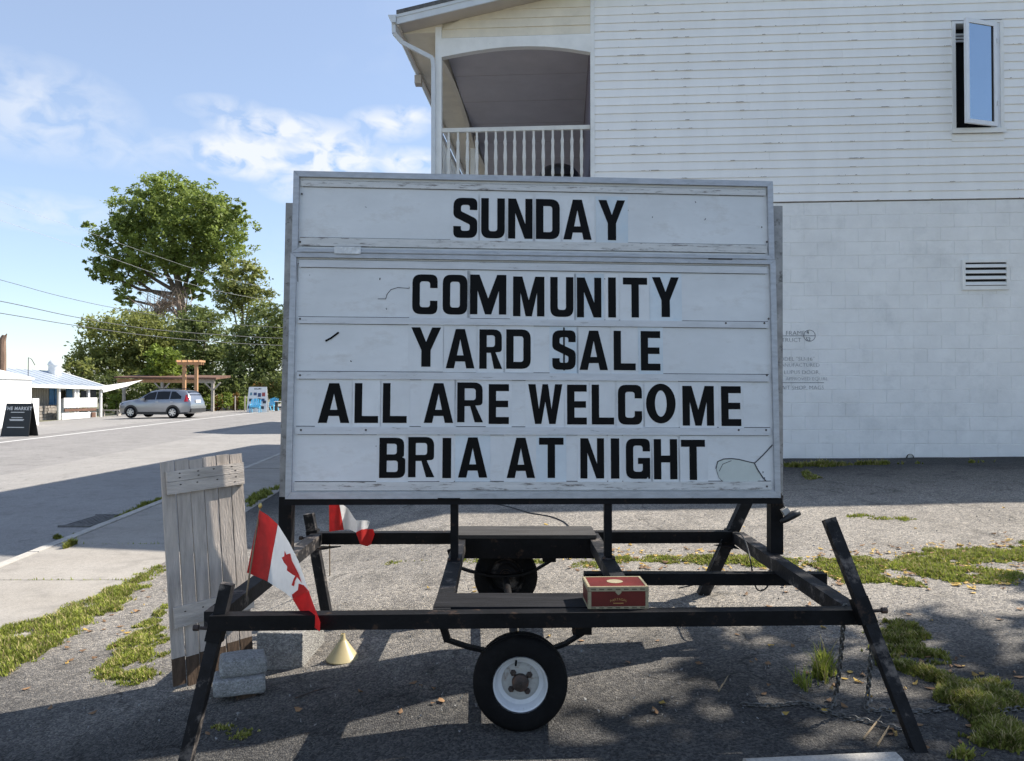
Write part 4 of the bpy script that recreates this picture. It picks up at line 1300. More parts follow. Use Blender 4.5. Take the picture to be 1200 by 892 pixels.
ROWS = [
    ('SUNDAY', 232, 280, [('S', 531.5, 559.2), ('U', 564, 591.5), ('N', 595.5, 624), ('D', 628, 656), ('A', 660, 693.3), ('Y', 701.3, 732.8)], [231.7, 232.2, 232.7, 233.2, 233.8, 234.4], 47.4),
    ('COMMUNITY', 0, 0, [('C', 483.5, 512.5), ('O', 519, 547.5), ('M', 551, 593.3), ('M', 601.3, 638), ('U', 644.8, 672), ('N', 676, 704.8), ('I', 712.5, 721.9), ('T', 729.9, 758.7), ('Y', 764, 796)],
     [321.5, 321.9, 321.8, 324, 324.6, 325.2, 325.2, 325.3, 324.8], 47.0),
    ('YARD $ALE', 0, 0, [('Y', 482, 516.5), ('A', 522.7, 556), ('R', 561.9, 588.5), ('D', 593.3, 621.9), ('$', 647.2, 674.7), ('A', 679, 712.5), ('L', 719, 745), ('E', 750.7, 774)],
     [383.6, 385.5, 386, 386, 387, 387.4, 387.7, 388], 46.4),
    ('ALL ARE WELCOME', 0, 0, [('A', 373.3, 409.3), ('L', 416, 443), ('L', 449, 476.5), ('A', 497, 531), ('R', 536, 566), ('E', 572.8, 596.3), ('W', 619, 659), ('E', 664.5, 687.7), ('L', 693.3, 719.7), ('C', 724, 752.5), ('Q', 756.8, 792), ('M', 799.5, 837), ('E', 844.8, 868.8)],
     [449, 449, 449, 449, 448.2, 450.2, 450.2, 450.8, 450.8, 451, 449.6, 452.2, 452.6], 46.8),
    ('BRIA AT NIGHT', 0, 0, [('B', 444.8, 474.7), ('R', 478.7, 509), ('I', 518.7, 528.5), ('A', 537, 571), ('A', 593.9, 627), ('T', 631.7, 660.5), ('N', 680, 708), ('I', 715.7, 725.9), ('G', 733.3, 762), ('H', 766, 794), ('T', 797.9, 826.7)],
     [513, 512.2, 513.2, 512.6, 513, 513, 513.6, 513.8, 514, 514.6, 515.4], 47.2),
]
BLUE = {('BRIA AT NIGHT', 3), ('BRIA AT NIGHT', 5), ('COMMUNITY', 5), ('COMMUNITY', 8), ('YARD $ALE', 7), ('YARD $ALE', 4), ('SUNDAY', 5)}
for (word, _, _, glyphs, ytops, hpx) in ROWS:
    for gi, (ch, x0, x1) in enumerate(glyphs):
        y1p = ytops[gi]
        u0, v1 = spx(x0, y1p); u1, v0 = spx(x1, y1p + hpx)
        W, H = u1 - u0, v1 - v0
        # clear tile
        pad = .016
        b = MB(); sbox(b, u0 - pad, u1 + pad, v0 - .022, v1 + .022, -.0198, -.0184)
        b.build('letter_tile', 'letter_tile_blue' if (word, gi) in BLUE else 'letter_tile', cab)
        outer, holes = glyph('S' if ch == '$' else ch, W, H)
        loops = [arc_poly(outer)] + [arc_poly(h) for h in holes]
        b = MB()
        n1_, n0_ = -.0170, -.0183
        tri = tessellate_polygon([[Vector((p.x, p.y, 0)) for p in lp] for lp in loops])
        flat = [p for lp in loops for p in lp]
        base = len(b.v)
        b.v += [SG(u0 + p.x, v0 + p.y, n1_) for p in flat]
        for t_ in tri: b.face(t_)
        k0 = 0
        for lp in loops:
            m_ = len(lp); s_ = len(b.v)
            b.v += [SG(u0 + p.x, v0 + p.y, n0_) for p in lp]
            for k in range(m_):
                b.face((k0 + k, k0 + (k + 1) % m_, s_ + (k + 1) % m_, s_ + k))
            k0 += m_
        if ch == '$':
            sbox(b, W / 2 + u0 - .0045, W / 2 + u0 + .0045, v0 - .004, v1 + .016, -.0183, -.0166)
        o = b.build('letter', 'letter_black', cab, label='black letter %s of the row %s' % ('O' if ch == 'Q' else ch, word))

# --- wear on the face: tape scrap, cracked corner patch, latch, slot
def ribbon(pts, wd, nm, m, n=-.0165):
    b = MB()
    P = [Vector(spx(*p)) for p in pts]
    for a_, c_ in zip(P, P[1:]):
        d = (c_ - a_).normalized(); s_ = Vector((-d.y, d.x)) * wd / 2
        e_ = d * wd * .3
        q = [a_ - s_ - e_, a_ + s_ - e_, c_ + s_ + e_, c_ - s_ + e_]
        b.prism([SG(p.x, p.y, n) for p in q], SN * .0006)
    return b.build(nm, m, cab)
ribbon([(382, 399.5), (388, 396.3), (396.5, 390)], .0105, 'tape_scrap', 'letter_black')
pts = [(839, 549), (841, 541), (848, 538), (857, 537.5), (866, 538.5), (876, 541), (883.5, 542.6), (887, 549), (892, 557), (891, 562), (886, 565.2), (848, 565.2), (842.5, 560)]
b = MB(); b.prism([SG(*spx(*p), -.0196) for p in pts], SN * .0012); b.build('corner_patch', 'patch_plastic', cab)
ribbon(pts[:7], .0058, 'crack_line', 'crack', -.0180); ribbon([(843, 552), (847, 544), (857, 540)], .003, 'crack_line', 'crack', -.0180)
ribbon([(839, 549), (842.5, 560), (848, 565)], .0022, 'crack_line', 'crack', -.0181)
ribbon([(884, 543), (894, 533.5), (905, 521.5)], .0062, 'crack_line', 'crack'); ribbon([(884, 543), (887, 549), (894, 560), (904, 570.5)], .0062, 'crack_line', 'crack')
ribbon([(443, 350.3), (452, 350.3), (453.5, 345), (458, 339.5), (466, 337), (480, 338)], .0035, 'scratch_line', 'crack', -.0192)
ribbon([(515, 324), (522, 320.5), (534, 318.5), (546, 320)], .003, 'scratch_line', 'crack', -.0192); ribbon([(502, 336), (504, 350), (501, 356)], .003, 'scratch_line', 'crack', -.0192)
ribbon([(349, 330), (349, 309), (375, 311)], .003, 'scratch_line', 'crack', -.0192)
rw = random.Random(21)
for k in range(26):
    x_, y_ = rw.uniform(350, 898), rw.choice([rw.uniform(220, 276), rw.uniform(318, 368), rw.uniform(382, 432), rw.uniform(512, 562)])
    ribbon([(x_, y_), (x_ + rw.uniform(-2.2, 2.2), y_ + rw.uniform(-1.2, 1.8))], rw.uniform(.002, .006), 'scuff', 'crack', -.0197)
b = MB()
ua, va_ = spx(392, 297.6, 0); ub, vb_ = spx(423, 289.8, 0)
sbox(b, ua, ub, va_, vb_, .0062, .0095)
for k in range(5):
    uu = lerp(ua, ub, (k + .5) / 5)
    b.lathe([(.001, -.002), (.005, -.002), (.0055, 0)], SG(uu, vb_ - .008, .0098), 'y', 8)
b.build('hinge', 'hinge_zinc', cab)
ua, va_ = spx(830, 304.2, 0); ub, vb_ = spx(858, 301.2, 0)
b = MB(); sbox(b, ua, ub, va_, vb_, .0003, .003); b.build('latch_slot', 'crack', cab)
# black angle under the cabinet
b = MB(); sbox(b, -.01, SWD + .012, -.034, -.003, -.06, -.012); b.build('base_angle', 'black_steel', trl)
b = MB(); sbox(b, SWD * .30, SWD * .345, -.003, .004, -.02, .003); b.build('base_clip', 'black_steel', trl)

# ------------------------------------------------------------------ power lead with its plug
def spline(pts, n=8):
    P = [Vector(p) for p in pts]; out = []
    P = [P[0] * 2 - P[1]] + P + [P[-1] * 2 - P[-2]]
    for i in range(1, len(P) - 2):
        for k in range(n):
            t = k / n
            a, b_, c, d = P[i - 1], P[i], P[i + 1], P[i + 2]
            out.append(.5 * ((2 * b_) + (c - a) * t + (2 * a - 5 * b_ + 4 * c - d) * t * t + (3 * b_ - a - 3 * c + d) * t ** 3))
    out.append(P[-2]); return out
cord = thing('power_cord', 'black power cord with grey plug hanging at the sign corner', 'cord', tuple(pix(920, 600, 4.42)))
b = MB(); b.tube(spline([pix(915, 578, 4.45), pix(917, 588, 4.44), pix(920, 597, 4.42)]), .0045, 8); b.build('lead', 'cable_black', cord, smooth=True)
b = MB(); b.bar(pix(918.5, 596, 4.42), pix(925, 607, 4.42), .038, .034, up=(0, 1, 0)); b.build('socket_body', 'plug_grey', cord)
b = MB(); b.tube([pix(915, 612, 4.40), pix(922, 608, 4.40), pix(930, 603, 4.40), pix(937, 600.5, 4.40)], [.012, .019, .023, .017], 10); b.build('plug', 'cable_black', cord, smooth=True)
b = MB(); b.tube(spline([pix(861, 625, 5.0), pix(868, 626, 4.9), pix(874, 636, 4.7), pix(879, 655, 4.5), pix(884, 683, 4.5), pix(889, 692, 4.5), pix(897, 690, 4.5), pix(902, 682, 4.5)]), .0045, 7); b.build('lead', 'cable_black', cord, smooth=True)
b = MB(); b.tube(spline([pix(846, 632, 5.1), pix(838, 650, 5.1), pix(829, 670, 5.15), pix(815, 684, 5.2), pix(795, 689.5, 5.25)]), .0045, 7); b.build('lead', 'cable_black', cord, smooth=True)
o = thing('ground_wire', 'thin dark wire curving over the asphalt behind the trailer', 'wire', tuple(g_px(620, 602)))
b = MB(); b.tube(spline([g_px(x, y) + Vector((0, 0, .006)) for x, y in ((560, 588), (585, 592), (605, 597), (622, 602), (645, 606), (660, 612), (668, 619))]), .006, 6); b.build('wire_run', 'cable_black', o, smooth=True)

# ------------------------------------------------------------------ two small flags
def flag_mesh(parent, quads):
    """quads: list of (name, material, outline) in world points; thin cloth with real thickness"""
    for nm, m, lp, lab in quads:
        b = MB()
        n_ = Vector((0, .0009, 0))
        b.prism(lp, n_); b.build(nm, m, parent, label=lab)
fd = 3.74
def fz(x, y): return .045 * math.sin((x - 290) * .085 + y * .02) * min(1, max(0, (x - 300) / 40)) - .0012 * (x - 300) * .3
def fp(x, y, off=0): return pix(x, y, fd + fz(x, y) * .6 - .55 * max(0.0, min(1.0, (x - 300) / 76)) ** 1.15 + off)
fl = thing('hand_flag', 'red and white maple leaf hand flag on the near left trailer corner', 'flag', tuple(pix(289, 697, 3.8)), 'small maple leaf flags on the trailer')
b = MB(); b.tube([pix(288.6, 698, 3.62), pix(304.6, 596, fd + .006)], .0042, 8); b.build('stick', 'stick_wood', fl)
b = MB(); b.lathe([(.001, .014), (.006, .012), (.009, .004), (.009, -.004), (.005, -.011), (.001, -.012)], pix(305, 593, fd), 'z', 12); b.build('finial', 'gold_plastic', fl, smooth=True)
def strip(A_, B_, n):   # resampled polyline
    out = []
    L_ = [Vector(a) for a in A_]
    tot = [0]
    for p, q in zip(L_, L_[1:]): tot.append(tot[-1] + (q - p).length)
    for k in range(n + 1):
        d = tot[-1] * k / n
        for i in range(len(L_) - 1):
            if d <= tot[i + 1] + 1e-9:
                f = (d - tot[i]) / max(1e-9, tot[i + 1] - tot[i]); out.append(L_[i].lerp(L_[i + 1], f)); break
    return out
def cloth(top, bot, nm, m, parent, fun, n=14, k=8):
    T_ = strip(top, None, n); B_ = strip(bot, None, n)
    b = MB()
    for side in (0, .0012):
        for i in range(n + 1):
            for j in range(k + 1):
                p = T_[i].lerp(B_[i], j / k); b.v.append(fun(p.x, p.y, side))
    h = (n + 1) * (k + 1)
    for i in range(n):
        for j in range(k):
            a = i * (k + 1) + j
            b.face((a, a + 1, a + k + 2, a + k + 1)); b.face((h + a + k + 1, h + a + k + 2, h + a + 1, h + a))
    def side_q(seq):
        for a, c in zip(seq, seq[1:]): b.face((a, c, h + c, h + a))
    side_q([i * (k + 1) for i in range(n + 1)]); side_q([i * (k + 1) + k for i in range(n + 1)]); side_q(list(range(k + 1))); side_q([n * (k + 1) + j for j in range(k + 1)])
    return b.build(nm, m, parent, smooth='auto')
cloth([(304, 598), (314, 604), (325.5, 614.5)], [(289.3, 671), (301, 676), (313.5, 681.5)], 'red_band', 'flag_red', fl, fp)
cloth([(325.7, 614.7), (339, 636), (350, 658), (361.5, 692)], [(313.7, 681.7), (324, 688.5), (334, 694.5), (343, 702)], 'white_field', 'flag_white', fl, fp)
cloth([(361.7, 692.3), (368, 710), (375.5, 729), (374.8, 740)], [(343, 702.3), (350, 714), (359, 728), (373.5, 739.5)], 'red_band', 'flag_red', fl, fp)
leafp = [(333.5, 645.5), (335.5, 650), (340, 648.5), (342, 657), (345.5, 664), (350, 672.5), (351.5, 677), (353.5, 683), (348, 676.5), (345.6, 681), (344.5, 687), (341.5, 686), (344, 678.5), (346, 675), (342, 673), (336, 668.5), (336.6, 664), (332.5, 659), (330, 653.5), (333, 652)]
def cloth_patch(outline, fun, off, nm, m, parent):
    bm = bmesh.new()
    vs = [bm.verts.new((x, y, 0)) for x, y in outline]
    for t_ in tessellate_polygon([[Vector((x, y, 0)) for x, y in outline]]):
        bm.faces.new([vs[i] for i in t_])
    for _ in range(3):
        bmesh.ops.subdivide_edges(bm, edges=[e for e in bm.edges if e.calc_length() > 2.5], cuts=1)
        bmesh.ops.triangulate(bm, faces=bm.faces[:])
    bm.verts.index_update()
    b = MB(); b.v = [fun(v.co.x, v.co.y, off) for v in bm.verts]
    for f in bm.faces: b.face([v.index for v in f.verts])
    bm.free(); return b.build(nm, m, parent)
cloth_patch(leafp, fp, -.006, 'maple_leaf', 'flag_red', fl)
cloth_patch([(350, 684), (356, 686), (361.5, 692.2), (355, 696), (343, 702.2), (342, 697), (349, 691.5)], fp, -.006, 'maple_leaf', 'flag_red', fl)

f2 = thing('hand_flag', 'folded red and white hand flag hanging over the far trailer rail', 'flag', tuple(pix(387, 674, 5.6)), 'small maple leaf flags on the trailer')
b = MB(); b.tube([pix(386.5, 674.5, 5.95), pix(386, 585, 5.2)], .0042, 8); b.build('stick', 'stick_wood', f2)
def fp2(x, y, off=0): return pix(x, y, 5.045 + .02 * math.sin(x * .25) + off)
cloth([(385.5, 588), (397, 588)], [(386, 623), (403, 621)], 'red_band', 'flag_red', f2, fp2)
cloth([(397.2, 588), (408, 596), (417, 610), (431, 610), (433.5, 612)], [(403.2, 621), (410, 620.5), (417, 624), (421, 622), (431, 619)], 'white_field', 'flag_white', f2, fp2)
cloth([(417, 624), (424, 620.5), (437.5, 620), (439, 626)], [(418, 627), (422, 638), (430, 640.3), (435, 638)], 'red_band', 'flag_red', f2, lambda x, y, off=0: fp2(x, y, off - .012))

# ------------------------------------------------------------------ cigar box on the fender board
bz = TZ + TW / 2 + .0023
bx = thing('cigar_box', 'dark red paper covered cigar box with cream edging on the fender board', 'box', (.46, 3.42, bz))
ya = R(2.0)
def CB(a, d, z): return Vector((.330 + a * math.cos(ya) - d * math.sin(ya), 3.335 + a * math.sin(ya) + d * math.cos(ya), bz + z))
bw, bd, bh = .262, .185, .094
q = MB(); q.box(0, bw, 0, bd, 0, bh * .80, CB); body = q.build('body', 'cigar_red', bx)
q = MB(); q.box(-.001, bw + .001, -.001, bd + .001, bh * .803, bh, CB); lid = q.build('lid', 'cigar_red', bx)
def edge(a0, a1, d0, d1, z0, z1, par):
    q = MB(); q.box(a0, a1, d0, d1, z0, z1, CB); q.build('edging', 'cigar_cream', par)
e = .013
edge(0, bw, -.0016, -.0002, 0, e * .8, body); edge(0, e, -.0016, -.0002, e * .8, bh * .79, body); edge(bw - e, bw, -.0016, -.0002, e * .8, bh * .79, body)
edge(0, bw, -.0028, -.0011, bh * .81, bh, lid)
edge(0, bw, 0, e * .75, bh + .0002, bh + .0014, lid); edge(0, bw, bd - e * .75, bd, bh + .0002, bh + .0014, lid)
edge(0, e * .75, e * .75, bd - e * .75, bh + .0002, bh + .0014, lid); edge(bw - e * .75, bw, e * .75, bd - e * .75, bh + .0002, bh + .0014, lid)
edge(-.0016, -.0002, 0, bd, 0, e * .8, body); edge(-.0028, -.0012, 0, bd, bh * .81, bh, lid); edge(-.0016, -.0002, 0, e, e * .8, bh * .79, body)
q = MB()
for k in range(7):      # dark dashes in the edging
    a0 = .012 + k * .0355
    for (z0, z1, d_) in ((.003, .0075, -.0022), (bh * .87, bh * .93, -.0034)):
        q.box(a0, a0 + .021, d_, d_ + .0004, z0, z1, CB)
q.build('edging_dash', 'cigar_band', body)
q = MB()
for k in range(18):
    a0, a1 = 2 * math.pi * k / 18, 2 * math.pi * (k + 1) / 18
    q.poly([CB(bw * .5, bd * .52, bh + .0012), CB(bw * .5 + .036 * math.cos(a0), bd * .52 + .034 * math.sin(a0), bh + .0012), CB(bw * .5 + .036 * math.cos(a1), bd * .52 + .034 * math.sin(a1), bh + .0012)])
q.build('seal', 'cigar_cream', lid)
q = MB(); q.prism([CB(bw * .5 + x, -.0036, bh * .80 + z) for x, z in ((-.013, .004), (.013, .004), (.013, -.004), (.006, -.012), (0, -.015), (-.006, -.012), (-.013, -.004))], CB(0, .0007, 0) - CB(0, 0, 0)); q.build('clasp', 'cigar_cream', lid)
for i_, ch in enumerate('PARTAGAS'):
    a = (i_ - 3.5) / 3.5
    text_mesh(ch, .0145, lambda x, y, z: CB(bw * .5 + a * .033 - .004 + x, -.0012 - z, .036 - .007 * a * a + y), 'box_lettering', 'cigar_gold', body, .0006)
q = MB(); q.box(bw * .5 - .022, bw * .5 + .022, -.0009, -.0002, .022, .0255, CB); q.build('box_lettering', 'cigar_gold', body)

# ------------------------------------------------------------------ weathered shutter leaning by the trailer
k0 = Vector((-1.86, 4.15, 0))
QBL = pix(203, 812, k0.y); QBL.z = g(QBL.x, QBL.y) + .004; QBR = pix(298, 787, k0.y + .25); QBR.z = g(QBR.x, QBR.y) + .004; QTL = pix(187.5, 541.5, k0.y + .05); QTR = pix(284, 530, k0.y + .30)
sh = thing('plank_shutter', 'weathered grey plank shutter with three battens standing left of the sign', 'shutter', tuple(QBL))
QE, QU = (QBR - QBL), (QTL - QBL)
QN = QE.cross(QU).normalized()
def QP(u, v, n=0.0): 
    a = QBL.lerp(QBR, u); c = QTL.lerp(QTR, u)
    return a.lerp(c, v) + QN * n
rw = random.Random(8)
for k in range(6):
    u0, u1 = k / 6 + .0075, (k + 1) / 6 - .0075
    top = 1 - rw.uniform(0, .012); bot = rw.uniform(-.012, .012)
    nn = rw.uniform(-.003, .002)
    q = MB()
    vs = [bot, .128 + rw.uniform(-.006, .006), .965, top]
    for i_, (v0, v1) in enumerate(zip(vs, vs[1:])):
        pass
    rings = []
    for v in vs:
        base = len(q.v)
        q.v += [QP(u0, v, nn), QP(u1, v, nn), QP(u1, v, nn - .02), QP(u0, v, nn - .02)]
        rings.append(base)
    for i_ in range(3):
        for j in range(4):
            q.face((rings[i_] + j, rings[i_] + (j + 1) % 4, rings[i_ + 1] + (j + 1) % 4, rings[i_ + 1] + j), 1 if i_ == 0 else 0)
    q.face((0, 1, 2, 3), 1); q.face([rings[3] + j for j in (3, 2, 1, 0)], 0)
    q.build('plank', ['grey_wood', 'brown_wood'], sh)
for (a0, a1, v0, v1, e0, e1) in ((.055, .995, .906, .952, .0, .0), (.055, .995, .850, .904, .0, .0), (.05, 1.03, .262, .352, .0, .004)):
    q = MB()
    q.hexa([QP(a0, v0, .021), QP(a1, v0 + e1, .021), QP(a1, v0 + e1, .0012), QP(a0, v0, .0012), QP(a0, v1, .021), QP(a1, v1 + e1, .021), QP(a1, v1 + e1, .0012), QP(a0, v1, .0012)])
    bt = q.build('batten', 'batten_wood', sh)
    for uu in (.2, .42, .64, .86):
        for dv in (.3, .72):
            if rw.random() < .75:
                c_ = QP(uu + rw.uniform(-.03, .03), v0 + (v1 - v0) * dv, .0213)
                q = MB()
                q.prism([c_ + QE.normalized() * .006 * math.cos(t_) + QU.normalized() * .0035 * math.sin(t_) for t_ in [2 * math.pi * j / 8 for j in range(8)]], QN * .0004); q.build('nail_head', 'rust_steel', bt)

# ------------------------------------------------------------------ stones, block and funnel
def rough_block(name, c, sx, sy, sz, yaw, material, label, cat, group, amp=.008, rnd=.02, seed=0):
    bm = bmesh.new()
    bmesh.ops.create_cube(bm, size=1.0)
    bmesh.ops.scale(bm, vec=(sx, sy, sz), verts=bm.verts)
    bmesh.ops.bevel(bm, geom=bm.edges[:], offset=rnd, segments=3, affect='EDGES', profile=.6)
    bmesh.ops.subdivide_edges(bm, edges=bm.edges[:], cuts=2, use_grid_fill=True)
    rot = Matrix.Rotation(yaw, 3, 'Z')
    q = MB()
    bm.verts.ensure_lookup_table()
    for v in bm.verts:
        p = v.co.copy()
        d = mnoise.noise(p * 14 + Vector((seed, 0, 0))) * amp + mnoise.noise(p * 45 + Vector((0, seed, 0))) * amp * .5
        p = p + p.normalized() * d
        q.v.append(rot @ p + Vector(c) + Vector((0, 0, sz / 2)))
    for f in bm.faces: q.face([v.index for v in f.verts])
    bm.verts.index_update(); bm.free()
    o = q.build(name, material, None, smooth=True)
    tag(o, label, cat, group)
    return o
p0 = g_px(276, 824)
rough_block('paving_stone', (p0.x - .015, p0.y + .10, g(p0.x, p0.y) + .025), .25, .17, .085, R(18), 'paver_concrete', 'lower grey paving stone of the pile against the shutter', 'stone', 'paving stones by the shutter', .007, .018, 1)
rough_block('paving_stone', (p0.x - .008, p0.y + .13, g(p0.x, p0.y) + .107), .225, .15, .095, R(20), 'paver_concrete', 'rounded upper grey paving stone of the pile against the shutter', 'stone', 'paving stones by the shutter', .011, .028, 2)
rough_block('brick_piece', (p0.x + .02, p0.y + .085, g(p0.x, p0.y) - .012), .09, .07, .045, R(30), 'brown_wood', 'small dark brick piece under the stone pile', 'brick', None, .006, .008, 3)
p1 = g_px(330, 785)
rough_block('concrete_block', (p1.x + .0, p1.y + .20, g(p1.x, p1.y) - .008), .262, .39, .21, R(-4), 'block_concrete', 'large grey concrete block on the asphalt under the left rail', 'block', None, .005, .008, 4)
p2 = g_px(399, 777)
q = MB()
q.lathe([(.092, 0), (.093, .006), (.087, .012), (.021, .105), (.015, .112), (.012, .142), (.0095, .143), (.010, .112), (.018, .10), (.084, .012), (.088, .003)], (p2.x, p2.y + .06, g(p2.x, p2.y) + .001), 'z', 36)
o = q.build('funnel', 'funnel_plastic', None, smooth='auto'); tag(o, 'cream plastic funnel standing upside down on the asphalt', 'funnel')
p3 = g_px(1000, 905)
q = MB()
ring = [(-.075, 0), (.075, 0), (.072, .05), (.055, .085), (.025, .098), (-.025, .098), (-.055, .085), (-.072, .05)]
x0s, x1s = p3.x - .40, p3.x + .20
q.prism([(x0s, p3.y + .02 + a, g(p3.x, p3.y) - .068 + z) for a, z in ring], Vector((x1s - x0s, .03, .012)))
o = q.build('parking_stop', 'kerb_concrete', None); tag(o, 'pale concrete parking stop at the foot of the right jack leg', 'kerb block')

# ------------------------------------------------------------------ chains
def chain(pts, name, label, lk=.034, rad=.0042):
    P = spline(pts, 10)
    # even spacing
    d = [0]
    for a, c in zip(P, P[1:]): d.append(d[-1] + (c - a).length)
    n = int(d[-1] / (lk * .74))
    q = MB(); i = 0
    for k in range(n):
        t0 = d[-1] * k / n; 
        while i < len(d) - 2 and d[i + 1] < t0: i += 1
        f = (t0 - d[i]) / max(1e-9, d[i + 1] - d[i])
        p = P[i].lerp(P[i + 1], f); dr = (P[i + 1] - P[i]).normalized()
        ref = Vector((0, 0, 1)) if abs(dr.z) < .8 else Vector((1, 0, 0))
        s1 = dr.cross(ref).normalized(); s2 = dr.cross(s1).normalized()
        s_ = s1 if k % 2 else (s2 + s1 * .35).normalized()
        loop = []
        for j in range(10):
            a = 2 * math.pi * j / 10
            x = math.cos(a); loop.append(p + dr * (x * lk * .36 + (lk * .14 if x > 0 else -lk * .14)) + s_ * math.sin(a) * lk * .30)
        nrm = dr.cross(s_).normalized(); base = len(q.v)
        for j in range(10):
            tn = (loop[(j + 1) % 10] - loop[j - 1]).normalized(); o1 = tn.cross(nrm).normalized()
            for m_ in range(5):
                a = 2 * math.pi * m_ / 5; q.v.append(loop[j] + (o1 * math.cos(a) + nrm * math.sin(a)) * rad)
        for j in range(10):
            for m_ in range(5):
                q.face((base + j * 5 + m_, base + j * 5 + (m_ + 1) % 5, base + ((j + 1) % 10) * 5 + (m_ + 1) % 5, base + ((j + 1) % 10) * 5 + m_))
    o = q.build(name, 'chain_steel', None, smooth=True); tag(o, label, 'chain', 'tow chains')
    return o
def gl(x, y, h=.008): p = g_px(x, y); return Vector((p.x, p.y, p.z + h))
chain([pix(990, 712, 3.40), pix(988, 735, 3.42), pix(983, 790, 3.5), pix(979, 815, 3.56), gl(972, 832), gl(940, 826), gl(905, 829), gl(866, 827)], 'chain', 'steel chain hanging left of the right jack leg and trailing left on the ground')
chain([pix(1022, 722, 3.44), pix(1022, 745, 3.45), pix(1019, 790, 3.5), pix(1017, 815, 3.54), gl(1018, 834), gl(1045, 834), gl(1085, 836), gl(1120, 831), gl(1160, 836), gl(1215, 830)], 'chain', 'steel chain hanging behind the right jack leg and trailing right through the grass')
chain([gl(946, 828), gl(975, 838), gl(1010, 846), gl(1060, 858)], 'chain', 'short length of steel chain lying on the ground before the right leg')

# ================================================================== across the road
def zf(x, y): return z_far(x, y) + .036 if x + SLK * y > -23.4 else z_far(x, y)
def gf(x, y):
    """ground hit of a pixel on the far side"""
    return g_px(x, y, lambda a, c: zf(a, c), 5, 140)

